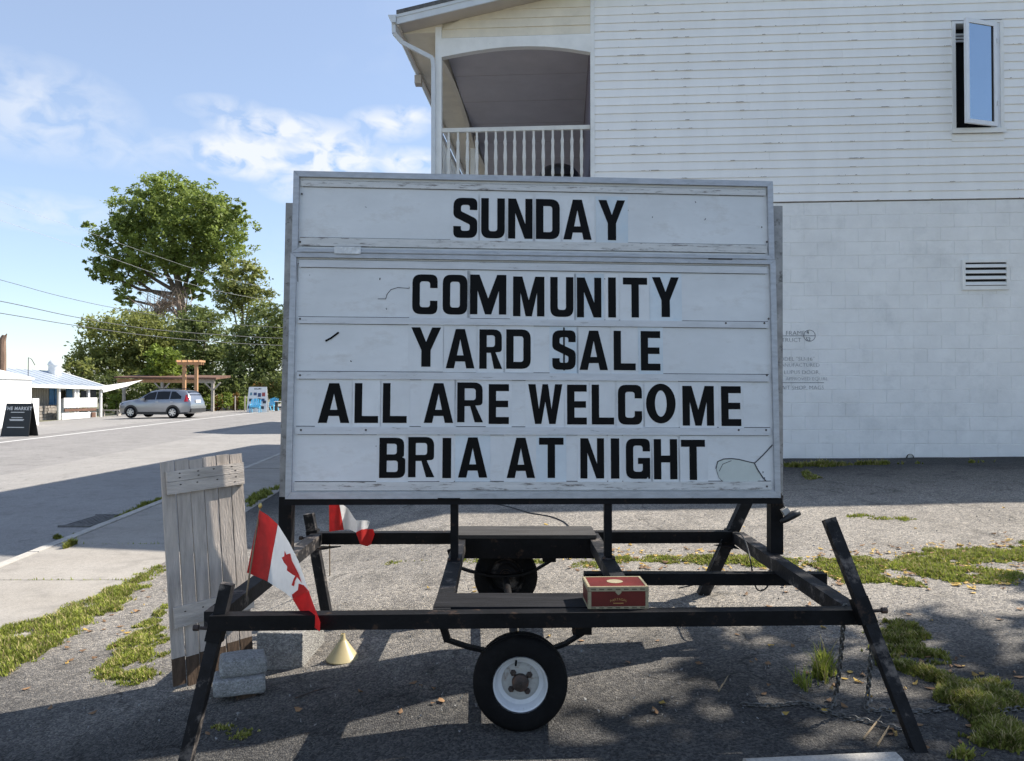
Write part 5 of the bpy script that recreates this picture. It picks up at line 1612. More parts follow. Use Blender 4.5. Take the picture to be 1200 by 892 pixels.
# ------------------------------------------------------------------ parked car
def car(cx, cy, heading, label):
    z0 = zf(cx, cy)
    root = thing('parked_car', label, 'car', (cx, cy, z0))
    ch, shd = math.cos(heading), math.sin(heading)
    def CT(x, y, z): return Vector((cx + x * ch - y * shd, cy + x * shd + y * ch, z0 + z))
    # stations along the body, front +x: x, floor, half width, belt z, roof z, roof half width
    ST_ = [(2.27, .42, .62, .70, .74, .52), (2.22, .30, .74, .78, .84, .62), (2.05, .24, .84, .86, .94, .70), (1.7, .22, .89, .94, 1.02, .74), (1.3, .22, .905, .99, 1.07, .76), (1.0, .22, .91, 1.02, 1.12, .76),
           (.7, .22, .91, 1.035, 1.32, .70), (.35, .22, .91, 1.04, 1.53, .66), (0, .22, .91, 1.045, 1.625, .645), (-.5, .22, .91, 1.055, 1.665, .64), (-1.0, .22, .91, 1.07, 1.655, .635), (-1.5, .22, .905, 1.085, 1.635, .64),
           (-1.88, .24, .895, 1.10, 1.585, .64), (-2.08, .27, .87, 1.07, 1.42, .66), (-2.2, .30, .84, 1.0, 1.14, .72), (-2.28, .36, .80, .88, .95, .72), (-2.30, .44, .74, .70, .76, .66)]
    def sec(i):
        x, f, hw, bz_, rz, rw_ = ST_[i]
        half = [(hw * .82, f), (hw * .97, f + (bz_ - f) * .12), (hw, f + (bz_ - f) * .42), (hw * .995, f + (bz_ - f) * .72), (hw * .965, bz_), (rw_ + (hw * .965 - rw_) * .08, rz - (rz - bz_) * .12), (rw_ * .86, rz), (rw_ * .4, rz + .012)]
        return [CT(x, -a, z) for a, z in half] + [CT(x, a, z) for a, z in half[::-1]]
    q = MB(); rings = []
    for i in range(len(ST_)):
        rings.append(len(q.v)); q.v += sec(i)
    m_ = 16
    for i in range(len(rings) - 1):
        for k in range(m_):
            k2 = (k + 1) % m_
            q.face((rings[i] + k, rings[i] + k2, rings[i + 1] + k2, rings[i + 1] + k))
    q.face([rings[0] + k for k in range(m_)]); q.face([rings[-1] + k for k in range(m_)][::-1])
    body = q.build('body', 'car_silver', root, smooth='auto')
    def side_pt(x, t, s_, off=.008):
        """point on the flank between belt (t=0) and roof edge (t=1)"""
        for (a, c) in zip(ST_, ST_[1:]):
            if a[0] >= x >= c[0]:
                f = (a[0] - x) / (a[0] - c[0]); v = [a[i] + (c[i] - a[i]) * f for i in range(6)]; break
        _, fl_, hw, bz_, rz, rw_ = v
        y1, z1, y2, z2 = hw * .965, bz_, rw_ + (hw * .965 - rw_) * .08, rz - (rz - bz_) * .12
        y, z = y1 + (y2 - y1) * t, z1 + (z2 - z1) * t
        return CT(x, s_ * (y + off), z + off * .3)
    for s_ in (1, -1):
        for (xa, xb, nm) in ((.62, -.12, 'door_window'), (-.18, -.98, 'door_window'), (-1.05, -1.72, 'quarter_window')):
            q = MB(); n = 8
            for k in range(n):
                x_a, x_b = xa + (xb - xa) * k / n, xa + (xb - xa) * (k + 1) / n
                tb = .06; tt = .93
                def tcap(x): return tt if x > -1.3 else tt - (-1.3 - x) * 1.3
                def tcf(x): return tcap(x) if x < .4 else tcap(x) - (x - .4) * .6
                q.poly([side_pt(x_a, tb, s_), side_pt(x_b, tb, s_), side_pt(x_b, max(tb + .05, tcf(x_b)), s_), side_pt(x_a, max(tb + .05, tcf(x_a)), s_)])
            q.build(nm, 'glass_dark', body)
        q = MB()
        for k in range(5):   # tail lamp up the rear pillar
            t0, t1 = -.35 + k * .22, -.35 + (k + 1) * .22
            q.poly([side_pt(-1.95, t0, s_, .012), side_pt(-2.06, t0, s_, .014), side_pt(-2.04, t1, s_, .014), side_pt(-1.95, t1, s_, .012)])
        q.poly([CT(-2.06, s_ * .90, .98), CT(-2.235, s_ * .79, .96), CT(-2.13, s_ * .74, 1.22), CT(-2.02, s_ * .80, 1.25)])
        q.build('tail_light', 'car_red', root)
        q = MB(); q.poly([CT(2.06, s_ * .85, .80), CT(2.24, s_ * .70, .76), CT(2.20, s_ * .66, .86), CT(1.86, s_ * .84, .93)]); q.build('headlight', 'plate_white', root)
        q = MB(); q.box(.50, .66, s_ * .92 if s_ > 0 else s_ * 1.10, s_ * 1.10 if s_ > 0 else s_ * .92, 1.02, 1.16, CT); q.build('mirror', 'car_silver', root)
        q = MB(); q.tube([CT(.1, s_ * .60, 1.66), CT(0, s_ * .60, 1.70), CT(-.6, s_ * .60, 1.735), CT(-1.3, s_ * .59, 1.71), CT(-1.45, s_ * .59, 1.665)], .022, 6); q.build('roof_rail', 'car_black', root)
        q = MB(); q.box(-1.2, 1.2, s_ * .88 if s_ > 0 else s_ * .925, s_ * .925 if s_ > 0 else s_ * .88, .21, .36, CT); q.build('sill_cladding', 'car_black', root)
        for x in (-.35, -1.25):
            q = MB(); q.box(x, x + .16, s_ * .915 if s_ > 0 else s_ * .935, s_ * .935 if s_ > 0 else s_ * .915, .93, .96, CT); q.build('door_handle', 'car_alloy', root)
        for xw in (1.38, -1.24):
            q = MB()      # dark wheel arch
            for k in range(12):
                a0, a1 = R(-8 + 196 * k / 12), R(-8 + 196 * (k + 1) / 12)
                q.poly([CT(xw + .43 * math.cos(a0), s_ * .918, .34 + .43 * math.sin(a0)), CT(xw + .43 * math.cos(a1), s_ * .918, .34 + .43 * math.sin(a1)), CT(xw, s_ * .918, .34)])
            q.build('wheel_arch', 'car_black', root)
            wp = part_empty('wheel', CT(xw, s_ * .82, .335), root)
            Rm = Matrix.Rotation(heading, 3, 'Z')
            q = MB(); q.lathe([(.22, -.105), (.30, -.11), (.335, -.085), (.338, 0), (.335, .085), (.30, .11), (.22, .105)], CT(xw, s_ * .84, .335), 'y', 28, T=Rm); q.build('tyre', 'rubber', wp, smooth='auto')
            q = MB(); q.lathe([(.23, s_ * .09), (.22, s_ * .085), (.20, s_ * .06), (.02, s_ * .055)], CT(xw, s_ * .84, .335), 'y', 28, T=Rm); q.build('brake_disc', 'car_black', wp)
            q = MB()
            for k in range(7):
                a = 2 * math.pi * k / 7
                q.bar(CT(xw, s_ * .94, .335), CT(xw + .205 * math.cos(a), s_ * .945, .335 + .205 * math.sin(a)), .07, .03, up=(-shd, ch, 0))
            q.lathe([(.225, s_ * .10), (.205, s_ * .105), (.19, s_ * .085)], CT(xw, s_ * .84, .335), 'y', 28, T=Rm)
            q.build('rim', 'car_alloy', wp)
    q = MB(); q.poly([CT(-2.135, -.62, 1.34), CT(-2.135, .62, 1.34), CT(-1.95, .55, 1.565), CT(-1.95, -.55, 1.565)]); q.build('rear_window', 'glass_dark', body)
    q = MB(); q.poly([CT(1.0, -.72, 1.135), CT(1.0, .72, 1.135), CT(.36, .62, 1.545), CT(.36, -.62, 1.545)]); q.build('windscreen', 'glass_dark', body)
    q = MB(); q.box(-2.315, -2.30, -.27, .27, .90, 1.06, CT); q.build('number_plate', 'plate_white', root)
    q = MB(); q.box(-2.335, -2.18, -.80, .80, .34, .56, CT); q.build('rear_bumper', 'car_black', root)
    q = MB(); q.box(-2.34, -2.2, -.79, .79, .565, .70, CT); q.build('rear_bumper', 'car_silver', root)
    return root
pr = gf(203, 489.5)
hd = math.atan2(.129, -.991)
cxx, cyy = pr.x, 45.2
# put the near rear wheel where it stands
tgt = pix(203, 487, 44.6)
cc = Vector((tgt.x, 44.6)) - Vector((-1.24 * math.cos(hd) - .84 * math.sin(hd) * 1.0, -1.24 * math.sin(hd) + .84 * math.cos(hd)))
car(cc.x, cc.y, hd, 'silver sport utility car parked nose in across the road')

# ------------------------------------------------------------------ black sandwich board and white photo board
def a_board(px0, px1, py_top, py_bot, yaw, name, material, label, taper=0.0, spread=.7):
    p = gf((px0 + px1) / 2, py_bot); Y = p.y
    w = (px1 - px0) / F * Y / math.cos(yaw); h = (py_bot - py_top) / F * Y
    root = thing(name, label, 'sign', (p.x, Y, zf(p.x, Y)))
    e = Vector((math.cos(yaw), math.sin(yaw), 0)); n = Vector((math.sin(yaw), -math.cos(yaw), 0)); z0 = zf(p.x, Y)
    def AT(a, t, o=0.0):      # front leaf: a across, t up
        return Vector((p.x, Y, z0)) + e * (a * (1 - taper * t)) + Vector((0, 0, h * t)) + n * (spread / 2 * (1 - t) * h * .5 + o)
    q = MB(); f_ = [AT(-w / 2, 0), AT(w / 2, 0), AT(w / 2, 1), AT(-w / 2, 1)]
    q.prism(f_, -n * .02); front = q.build('front_leaf', material, root)
    q = MB(); bk = [v - n * (spread * (1 - t) * h * .5 + .05) for v, t in zip(f_, (0, 0, 1, 1))]; q.prism(bk, -n * .02); q.build('back_leaf', material, root)
    return root, front, AT, w, h, n
root, front, AT, w, h, n_ = a_board(4, 40, 473, 511, R(-8), 'market_board', 'board_black', 'black folding sandwich board reading the market, beside the road', 0.10)
def board_text(AT, w, h, body, a, t, size, nm, par, m='chalk_white', sp=1.0, off=0):
    ux = (AT(1, t) - AT(0, t)).normalized(); uy = (AT(0, 1) - AT(0, 0)).normalized(); nn = ux.cross(uy).normalized(); o_ = AT(a, t)
    text_mesh(body, size, lambda x, y, z: o_ + ux * x + uy * y + nn * (.004 + z), nm, m, par, .002, align='CENTER', spacing=sp, offset=off)
board_text(AT, w, h, 'THE MARKET', 0, .80, h * .145, 'board_lettering', front, sp=1.12, off=.004)
for (t, wd) in ((.72, .52), (.56, .42), (.50, .55), (.47, .5), (.26, .62)):
    q = MB(); q.prism([AT(-w * wd / 2, t, .004), AT(w * wd / 2, t, .004), AT(w * wd / 2, t + .022, .004), AT(-w * wd / 2, t + .022, .004)], n_ * .003); q.build('chalk_line', 'chalk_white', front)
root, front, AT, w, h, n_ = a_board(290.5, 313.5, 453.5, 483, R(6), 'photo_board', 'house_white', 'white folding board covered with small photographs across the road', .12, .8)
board_text(AT, w, h, 'GALLERY', 0, .90, h * .07, 'board_lettering', front, 'poster_dark', off=.006)
photos = [(-.34, .72, 'poster_teal'), (-.12, .72, 'poster_blue'), (.11, .68, 'poster_blue'), (.33, .70, 'poster_red'), (-.34, .48, 'poster_dark'), (-.12, .48, 'poster_teal'), (.1, .49, 'poster_dark'), (.30, .48, 'poster_blue'),
          (.12, .40, 'poster_dark'), (.38, .40, 'poster_dark'), (-.36, .20, 'poster_blue'), (-.2, .2, 'poster_dark'), (-.06, .22, 'poster_blue'), (.08, .2, 'poster_teal'), (.28, .18, 'poster_dark')]
for (a, t, m) in photos:
    q = MB(); pw, ph = .07 * w * (1.2 if m != 'poster_teal' else .8), .055 if t not in (.70, .68) else .075
    q.prism([AT(a * w - pw, t - ph, .004), AT(a * w + pw, t - ph, .004), AT(a * w + pw, t + ph, .004), AT(a * w - pw, t + ph, .004)], n_ * .006); q.build('photo_print', m, front)

# slatted blue chairs
def chair(px_, py_, yaw, label):
    p = gf(px_, py_); z0 = zf(p.x, p.y)
    root = thing('garden_chair', label, 'chair', (p.x, p.y, z0), 'blue slatted chairs across the road')
    c, s_ = math.cos(yaw), math.sin(yaw)
    def HT(x, y, z): return Vector((p.x + x * c - y * s_, p.y + x * s_ + y * c, z0 + z))
    for k in range(5):
        x = -.26 + k * .13
        q = MB(); q.hexa([HT(x - .05, .0, .34), HT(x + .05, .0, .34), HT(x + .05, .03, .34), HT(x - .05, .03, .34), HT(x * 1.15 - .05, .28, 1.0 - abs(x) * .3), HT(x * 1.15 + .05, .28, 1.0 - abs(x) * .3), HT(x * 1.15 + .05, .31, 1.0 - abs(x) * .3), HT(x * 1.15 - .05, .31, 1.0 - abs(x) * .3)]); q.build('back_slat', 'chair_blue', root)
    q = MB(); q.hexa([HT(-.28, -.5, .40), HT(.28, -.5, .40), HT(.28, .02, .33), HT(-.28, .02, .33), HT(-.28, -.5, .43), HT(.28, -.5, .43), HT(.28, .02, .36), HT(-.28, .02, .36)]); q.build('seat', 'chair_blue', root)
    for s2 in (-1, 1):
        q = MB(); q.box(s2 * .34 - .05, s2 * .34 + .05, -.5, .12, .56, .59, HT); q.build('armrest', 'chair_blue', root)
        q = MB(); q.box(s2 * .31 - .02, s2 * .31 + .02, -.48, -.38, 0, .56, HT); q.build('leg', 'chair_blue', root)
        q = MB(); q.hexa([HT(s2 * .31 - .02, .30, 0), HT(s2 * .31 + .02, .30, 0), HT(s2 * .31 + .02, .4, 0), HT(s2 * .31 - .02, .4, 0), HT(s2 * .31 - .02, .02, .40), HT(s2 * .31 + .02, .02, .40), HT(s2 * .31 + .02, .12, .42), HT(s2 * .31 - .02, .12, .42)]); q.build('leg', 'chair_blue', root)
chair(299.5, 483.5, R(8), 'light blue slatted chair in front of the photo board')
chair(319.5, 481, R(-10), 'light blue slatted chair right of the photo board')
p = gf(327, 481.5); q = MB(); 
tb = thing('garden_table', 'low dark table with white top right of the blue chairs', 'table', (p.x, p.y, zf(p.x, p.y)))
q.box(p.x - .3, p.x + .6, p.y - .3, p.y + .3, p.z + .68, p.z + .73); q.build('table_top', 'house_white', tb)
for dx in (-.2, .5):
    q = MB(); q.box(p.x + dx - .05, p.x + dx + .05, p.y - .2, p.y + .2, p.z, p.z + .68); q.build('leg', 'car_black', tb)

# ------------------------------------------------------------------ cottage shop, its long side to the road
def HX(px_, Y): return (px_ - 600) / F * Y
def HZ(py_, Y): return CAMZ + (459 - py_) / F * Y
C0, C1 = Vector((HX(22, 45.0), 45.0, 0)), Vector((HX(125, 52.0), 52.0, 0))
CE = (C1 - C0).normalized(); CN = Vector((-CE.y, CE.x, 0))        # along the front, and back into the house
CLN = (C1 - C0).length
def HT_(a, n, z): return C0 + CE * a + CN * n + Vector((0, 0, z))
def hp(px_, py_, n=0.0):
    """where a sight line meets the plane n behind the front: (along, height)"""
    d = pixdir(px_, py_); o_ = Vector((0, 0, CAMZ)); p0 = C0 + CN * n
    t = (p0 - o_).dot(CN) / d.dot(CN); P = o_ + d * t
    return (P - C0).dot(CE), P.z
hs = thing('cottage_shop', 'low white and blue cottage shop with pale metal roof across the road', 'building', tuple(HT_(CLN / 2, 2, -.3)))
gl0 = -.55
def hbox(x0, y1, x1, y0, n0, n1, nm, m, par=hs, npl=None):
    """box whose front outline covers picture x0..x1, y1 (foot)..y0 (top) on plane n0"""
    a0, z0 = hp(x0, y1, n0); a1, z1 = hp(x1, y0, n0)
    q = MB(); q.box(a0, a1, n0, n1, z0, z1, HT_); return q.build(nm, m, par)
ZEV0, ZEV1 = hp(30, 449.5)[1], hp(125, 454.5)[1]
ZEV = (ZEV0 + ZEV1) / 2
q = MB(); q.box(-6, hp(58, 460, 1.3)[0], 1.3, 6, gl0, ZEV, HT_); q.build('wall', 'house_beige', hs)
q = MB(); q.box(hp(58, 460, 1.3)[0] + .01, CLN - .8, 2.2, 6, gl0, ZEV, HT_); q.build('wall', 'house_white', hs)
for px_ in range(37, 58, 2):
    hbox(px_, 474, px_ + .5, 453, 1.27, 1.299, 'wall_batten', 'house_beige')
q = MB()
E0, E1, Bk1, Bk0 = HT_(-7, 0, ZEV0 + .05), HT_(CLN, 0, ZEV1), HT_(CLN, 6.6, ZEV1), HT_(-7, 6.6, ZEV0 + .05)
ra, rz_ = hp(68, 436.5, 3.3); rz0 = hp(6, 430, 3.3)[1]
Rg0, Rg1 = HT_(-7, 3.3, rz0), HT_(ra, 3.3, rz_)
tk = Vector((0, 0, .08))
for f_ in ((E0, E1, Rg1, Rg0), (E1, Bk1, Rg1), (Bk1, Bk0, Rg0, Rg1)):
    q.prism([v for v in f_], tk)
rf = q.build('roof', 'metal_roof', hs)
for k in range(22):
    f0 = (k + .5) / 22
    q = MB(); q.bar(E0.lerp(E1, f0) + tk * 1.1, Rg0.lerp(Rg1, f0) + tk * 1.1, .03, .025); q.build('roof_seam', 'metal_roof', rf)
q = MB(); q.bar(E0 - CN * .03 + Vector((0, 0, -.03)), E1 - CN * .03 + Vector((0, 0, -.03)), .05, .2); q.build('fascia', 'house_white', rf)
q = MB(); q.bar(E1 + CE * .03 + Vector((0, 0, -.03)), Bk1 + CE * .03 + Vector((0, 0, -.03)), .05, .2); q.build('fascia', 'house_white', rf)
q = MB(); q.bar(E1 + tk * 1.2, Rg1 + tk * 1.2, .16, .05); q.build('hip_cap', 'house_white', rf)
va_, vz0 = hp(64, 441, 2.6); vz1 = hp(64, 421, 2.6)[1]
vc = HT_(va_, 2.6, 0)
hh = vz1 - vz0
q = MB(); q.lathe([(.37, vz0 - .15), (.37, vz0 + hh * .62), (.42, vz0 + hh * .64), (.42, vz0 + hh * .70), (.37, vz0 + hh * .80), (.25, vz0 + hh * .93), (.02, vz0 + hh)], (vc.x, vc.y, 0), 'z', 24); q.build('roof_vent', 'house_white', rf, smooth='auto')
q = MB(); q.tube([HT_(*((hp(33, 441, 1.5)[0], 1.5, hp(33, 443, 1.5)[1]))), HT_(hp(33.3, 419, 1.5)[0], 1.5, hp(33, 419, 1.5)[1]), HT_(hp(37, 421, 1.5)[0], 1.5, hp(37, 421, 1.5)[1]), HT_(hp(41, 427, 1.5)[0], 1.5, hp(41, 428, 1.5)[1])], .022, 6); q.build('stove_pipe', 'wire_grey', rf)
for (a0, a1, y0, y1, n0) in ((58, 63.5, 454.5, 475, 1.24), (64.2, 68.6, 454.5, 475, 1.24), (78, 85, 456, 468, 2.14)):
    hbox(a0, y1, a1, y0, n0, n0 + .05, 'blue_door', 'house_blue')
for (a0, a1) in ((72, 77), (95, 103), (106, 113)):
    hbox(a0, 467, a1, 457.5, 2.14, 2.19, 'window', 'glass_dark')
for px_ in (70, 88.5, 92, 104.5, 119):
    a_ = hp(px_, 470, .15)[0]
    q = MB(); q.box(a_ - .07, a_ + .07, .15, .29, gl0, ZEV - .1, HT_); q.build('porch_post', 'house_white', hs)
hbox(75, 478, 114, 466, .05, .09, 'banner', 'house_white'); hbox(76, 482.5, 113, 478.3, .08, .14, 'railing_board', 'shelter_brown'); hbox(73, 494, 113, 482.8, .12, .3, 'porch_base', 'house_white')
hbox(108, 490, 112.5, 483, .02, .11, 'step_box', 'shelter_brown')
rw = random.Random(4)
aL, zL = hp(46, 493, .9); aR, zT = hp(69, 474, .9)
for r_ in range(5):          # rubble plinth, stone by stone
    x = aL; hv = (zT - zL) / 5
    while x < aR - .1:
        wv = rw.uniform(.2, .42)
        q = MB(); q.box(x, min(x + wv, aR) - .02, .9 + rw.uniform(-.03, .03), 1.25, zL + r_ * hv, zL + (r_ + 1) * hv - .02, HT_); q.build('plinth_stone', 'stone_grey', hs)
        x += wv
# white lean-to shed at the frame edge, with a wooden post behind it
sd = thing('white_shed', 'plain white box shed at the left edge behind the black board', 'shed', (HX(5, 36), 37.5, zf(HX(5, 36), 36)))
SX1 = HX(37, 38.4)
q = MB(); q.box(HX(-60, 36), SX1, 36, 38.4, HZ(505, 36), HZ(444, 36)); q.build('wall', 'house_white', sd)
q = MB(); q.hexa([(HX(-62, 36), 35.9, HZ(443.8, 36)), (SX1 + .08, 35.9, HZ(443.8, 36)), (SX1 + .08, 38.5, HZ(443.8, 36)), (HX(-62, 36), 38.5, HZ(443.8, 36)),
                  (HX(-62, 36), 35.9, HZ(427, 36)), (SX1 + .05, 35.9, HZ(441.5, 36)), (SX1 + .05, 38.5, HZ(441.5, 36)), (HX(-62, 36), 38.5, HZ(427, 36))]); q.build('roof', 'house_white', sd)
q = MB(); q.box(HX(30, 38.9), HX(46, 38.9), 38.41, 38.9, HZ(505, 38.5), HZ(467, 38.5)); q.build('side_box', 'house_white', sd)
wp_ = thing('wooden_post', 'broken brown wooden post rising behind the white shed', 'post', (HX(3, 41), 41, -.3))
q = MB(); q.tube([(HX(1, 41), 41, -.4), (HX(2, 41), 41, HZ(420, 41)), (HX(2.5, 41), 41, HZ(398, 41)), (HX(4.5, 41), 41, HZ(393, 41))], [.24, .21, .17, .10], 9)
q.tube([(HX(4, 41), 41, HZ(398, 41)), (HX(7.6, 41), 41, HZ(391, 41))], [.12, .02], 7); q.build('trunk', 'pole_wood', wp_)

# sail awning between shop and shelter
q = MB(); q.prism([pix(120, 452.5, 47.6), pix(121, 460, 47.2), pix(150, 452.5, 49), pix(167, 445.5, 50.5), pix(146, 448.8, 49.2)], Vector((0, .03, .01)))
o = q.build('sail_awning', 'canvas_white', None); tag(o, 'white sail awning stretched between the cottage and the shelter', 'awning')

# open shelter and the cedar arbour
SYY = 57.0
st_ = thing('open_shelter', 'long low brown shelter roof on posts behind the car', 'shelter', (HX(190, SYY), SYY + 2, zf(HX(190, SYY), SYY)))
q = MB(); q.hexa([(HX(133, SYY), SYY, HZ(443.5, SYY)), (HX(253, SYY), SYY, HZ(444.8, SYY)), (HX(247, SYY), SYY + 4, HZ(441.5, SYY)), (HX(136, SYY), SYY + 4, HZ(440, SYY)),
                  (HX(133, SYY), SYY, HZ(441.5, SYY)), (HX(253, SYY), SYY, HZ(442.6, SYY)), (HX(247, SYY), SYY + 4, HZ(438.8, SYY)), (HX(136, SYY), SYY + 4, HZ(437.5, SYY))]); q.build('roof', 'shelter_brown', st_)
q = MB(); q.bar((HX(135, SYY), SYY + .3, HZ(446, SYY)), (HX(229, SYY), SYY + .3, HZ(447, SYY)), .1, .25); q.build('beam', 'cedar', st_)
q = MB(); q.bar((HX(229.2, SYY), SYY + .3, HZ(446.5, SYY)), (HX(250, SYY), SYY + .3, HZ(447, SYY)), .1, .28); q.build('beam', 'grey_post', st_)
for px_ in (143, 188, 247.5):
    q = MB(); q.box(HX(px_, SYY) - .09, HX(px_, SYY) + .09, SYY + .2, SYY + .4, -.4, HZ(448, SYY)); q.build('post', 'grey_post', st_)
    for s_ in (-1, 1):
        q = MB(); q.bar((HX(px_, SYY), SYY + .3, HZ(458, SYY)), (HX(px_ + s_ * 9, SYY), SYY + .3, HZ(448.5, SYY)), .08, .1); q.build('brace', 'grey_post', st_)
AY = 53.0
ab = thing('cedar_arbour', 'new orange cedar arbour frame rising behind the parked car', 'arbour', (HX(222, AY), AY, zf(HX(222, AY), AY)))
for px_ in (215.2, 229.3):
    q = MB(); q.box(HX(px_, AY) - .1, HX(px_, AY) + .1, AY, AY + .2, -.3, HZ(427.5, AY)); q.build('post', 'cedar', ab)
for dy in (-.12, .24):
    q = MB(); q.bar((HX(208.5, AY), AY + dy, HZ(426, AY)), (HX(237, AY), AY + dy, HZ(426, AY)), .06, .2); q.build('beam', 'cedar', ab)
for k in range(5):
    px_ = 209.5 + k * 6.6
    q = MB(); q.bar((HX(px_, AY), AY - .45, HZ(423.4, AY)), (HX(px_, AY), AY + .6, HZ(423.4, AY)), .07, .14); q.build('rafter', 'cedar', ab)
bn = gf(128, 488)
bench = thing('plank_bench', 'low grey plank bench left of the parked car', 'bench', tuple(bn))
q = MB(); q.box(bn.x - .75, bn.x + .8, bn.y, bn.y + .4, bn.z + .38, bn.z + .44); q.build('seat', 'grey_post', bench)
for dx in (-.55, .55):
    q = MB(); q.box(bn.x + dx - .06, bn.x + dx + .06, bn.y + .03, bn.y + .37, bn.z, bn.z + .38); q.build('leg', 'grey_post', bench)
for i_, (px_, y0, y1) in enumerate(((142.5, 463, 484), (275.5, 464, 482), (286.8, 464, 482))):
    p = gf(px_, y1); q = MB(); q.tube([(p.x, p.y, p.z - .1), (p.x, p.y, p.z + (y1 - y0) / F * p.y)], .05, 7)
    o = q.build('garden_post', 'grey_post', None); tag(o, ('slim grey garden post left of the parked car', 'slim grey garden post in the hedge, left one of two', 'slim grey garden post in the hedge beside the photo board')[i_], 'post', 'garden posts across the road')

# ------------------------------------------------------------------ foliage
def leaf_cloud(blobs, size, seed, clump=26, cl_r=.16, flat=.75):
    """leaf sized faces gathered in clumps through the crown's volume"""
    r_ = np.random.default_rng(seed)
    Vs = []
    for (c, rad, n) in blobs:
        nc = max(3, n // clump)
        d = r_.normal(size=(nc, 3)); d /= np.linalg.norm(d, axis=1)[:, None]
        rr = r_.uniform(.22, 1.0, nc) ** .55 * r_.uniform(.80, 1.16, nc)
        cen = np.array(c) + d * rr[:, None] * np.array(rad)
        cr = cl_r * np.mean(rad) * r_.uniform(.6, 1.5, nc)
        pts = np.repeat(cen, clump, 0) + r_.normal(size=(nc * clump, 3)) * np.repeat(cr, clump)[:, None] * np.array((1, 1, .7)) * .62
        Vs.append(pts)
    P = np.concatenate(Vs); m = len(P)
    a = r_.normal(size=(m, 3)); a[:, 2] *= flat; a /= np.linalg.norm(a, axis=1)[:, None]
    b_ = r_.normal(size=(m, 3)); b_ -= a * (a * b_).sum(1)[:, None]; b_ /= np.linalg.norm(b_, axis=1)[:, None]
    s = size * r_.uniform(.55, 1.35, m)[:, None]
    V = np.stack([P - a * s, P + b_ * s * .45 - a * s * .1, P + a * s, P - b_ * s * .45 - a * s * .1], 1).reshape(-1, 3)
    Fc = np.arange(m * 4).reshape(-1, 4)
    return V, Fc


def tree(name, label, base, blobs, size, leafmat, seed, trunk_r=.3, limbs=6, group=None, clump=26, cl_r=.16, trunk_pts=None, cat='tree'):
    base = Vector(base)
    root = thing(name, label, cat, tuple(base), group)
    rt = random.Random(seed)
    q = MB()
    top = Vector(max(blobs, key=lambda t: t[1][2])[0])
    mid = trunk_pts or [base - Vector((0, 0, .3)), base.lerp(top, .35) + Vector((rt.uniform(-.2, .2), 0, 0)), base.lerp(top, .7), top]
    k_ = len(mid)
    q.tube([Vector(p) for p in mid], [trunk_r * (1 - .75 * i / (k_ - 1)) for i in range(k_)], 9)
    for i, (c, rad, n) in enumerate(blobs[:limbs]):
        c = Vector(c)
        f = rt.uniform(.35, .65)
        s_ = Vector(mid[1]).lerp(Vector(mid[2]), f)
        md = s_.lerp(c, .5) + Vector((0, 0, -.08 * (c - s_).length))
        q.tube([s_, md, c, c + Vector((rt.uniform(-.5, .5) * rad[0], rt.uniform(-.5, .5) * rad[1], .5 * rad[2]))], [trunk_r * .42, trunk_r * .3, trunk_r * .16, trunk_r * .05], 6)
    q.build('trunk', 'bark', root, smooth=True)
    V, Fc = leaf_cloud(blobs, size, seed, clump, cl_r)
    raw_mesh('crown', V, Fc, leafmat, root)
    return root


def blob(px_, py_, rx, ry, Y, n, dy=None, j=0):
    c = pix(px_, py_, Y + j); s_ = Y / F
    return (tuple(c), (rx * s_, (dy or rx) * s_, ry * s_), n)
TY = 86.0
bb = [blob(205, 268, 62, 48, TY, 7000), blob(165, 250, 40, 32, TY, 2600), blob(235, 250, 46, 34, TY, 3200), blob(200, 226, 46, 20, TY, 2200), blob(262, 275, 34, 42, TY, 2600),
      blob(140, 288, 34, 36, TY, 2400), blob(118, 318, 20, 14, TY, 650), blob(150, 322, 34, 24, TY, 1500), blob(146, 350, 15, 12, TY, 420), blob(240, 318, 36, 26, TY, 1700), blob(190, 308, 46, 22, TY, 1900), blob(228, 342, 20, 12, TY, 500), blob(105, 268, 10, 8, TY, 150), blob(285, 250, 12, 16, TY, 300)]
bb = [(c, r_, int(n * 1.85)) for c, r_, n in bb]
tb_ = pix(216, 400, TY)
zb0 = zf(tb_.x, TY)
tree('tall_maple', 'tallest broad crowned green tree rising over the others', (tb_.x, TY, zb0), bb, .205, 'leaf_big', 31, .62, 12, 'trees across the road', 34, .105,
     [Vector((tb_.x, TY, zb0 - .3)), pix(214, 372, TY), pix(209, 330, TY), pix(200, 290, TY), pix(196, 250, TY)])
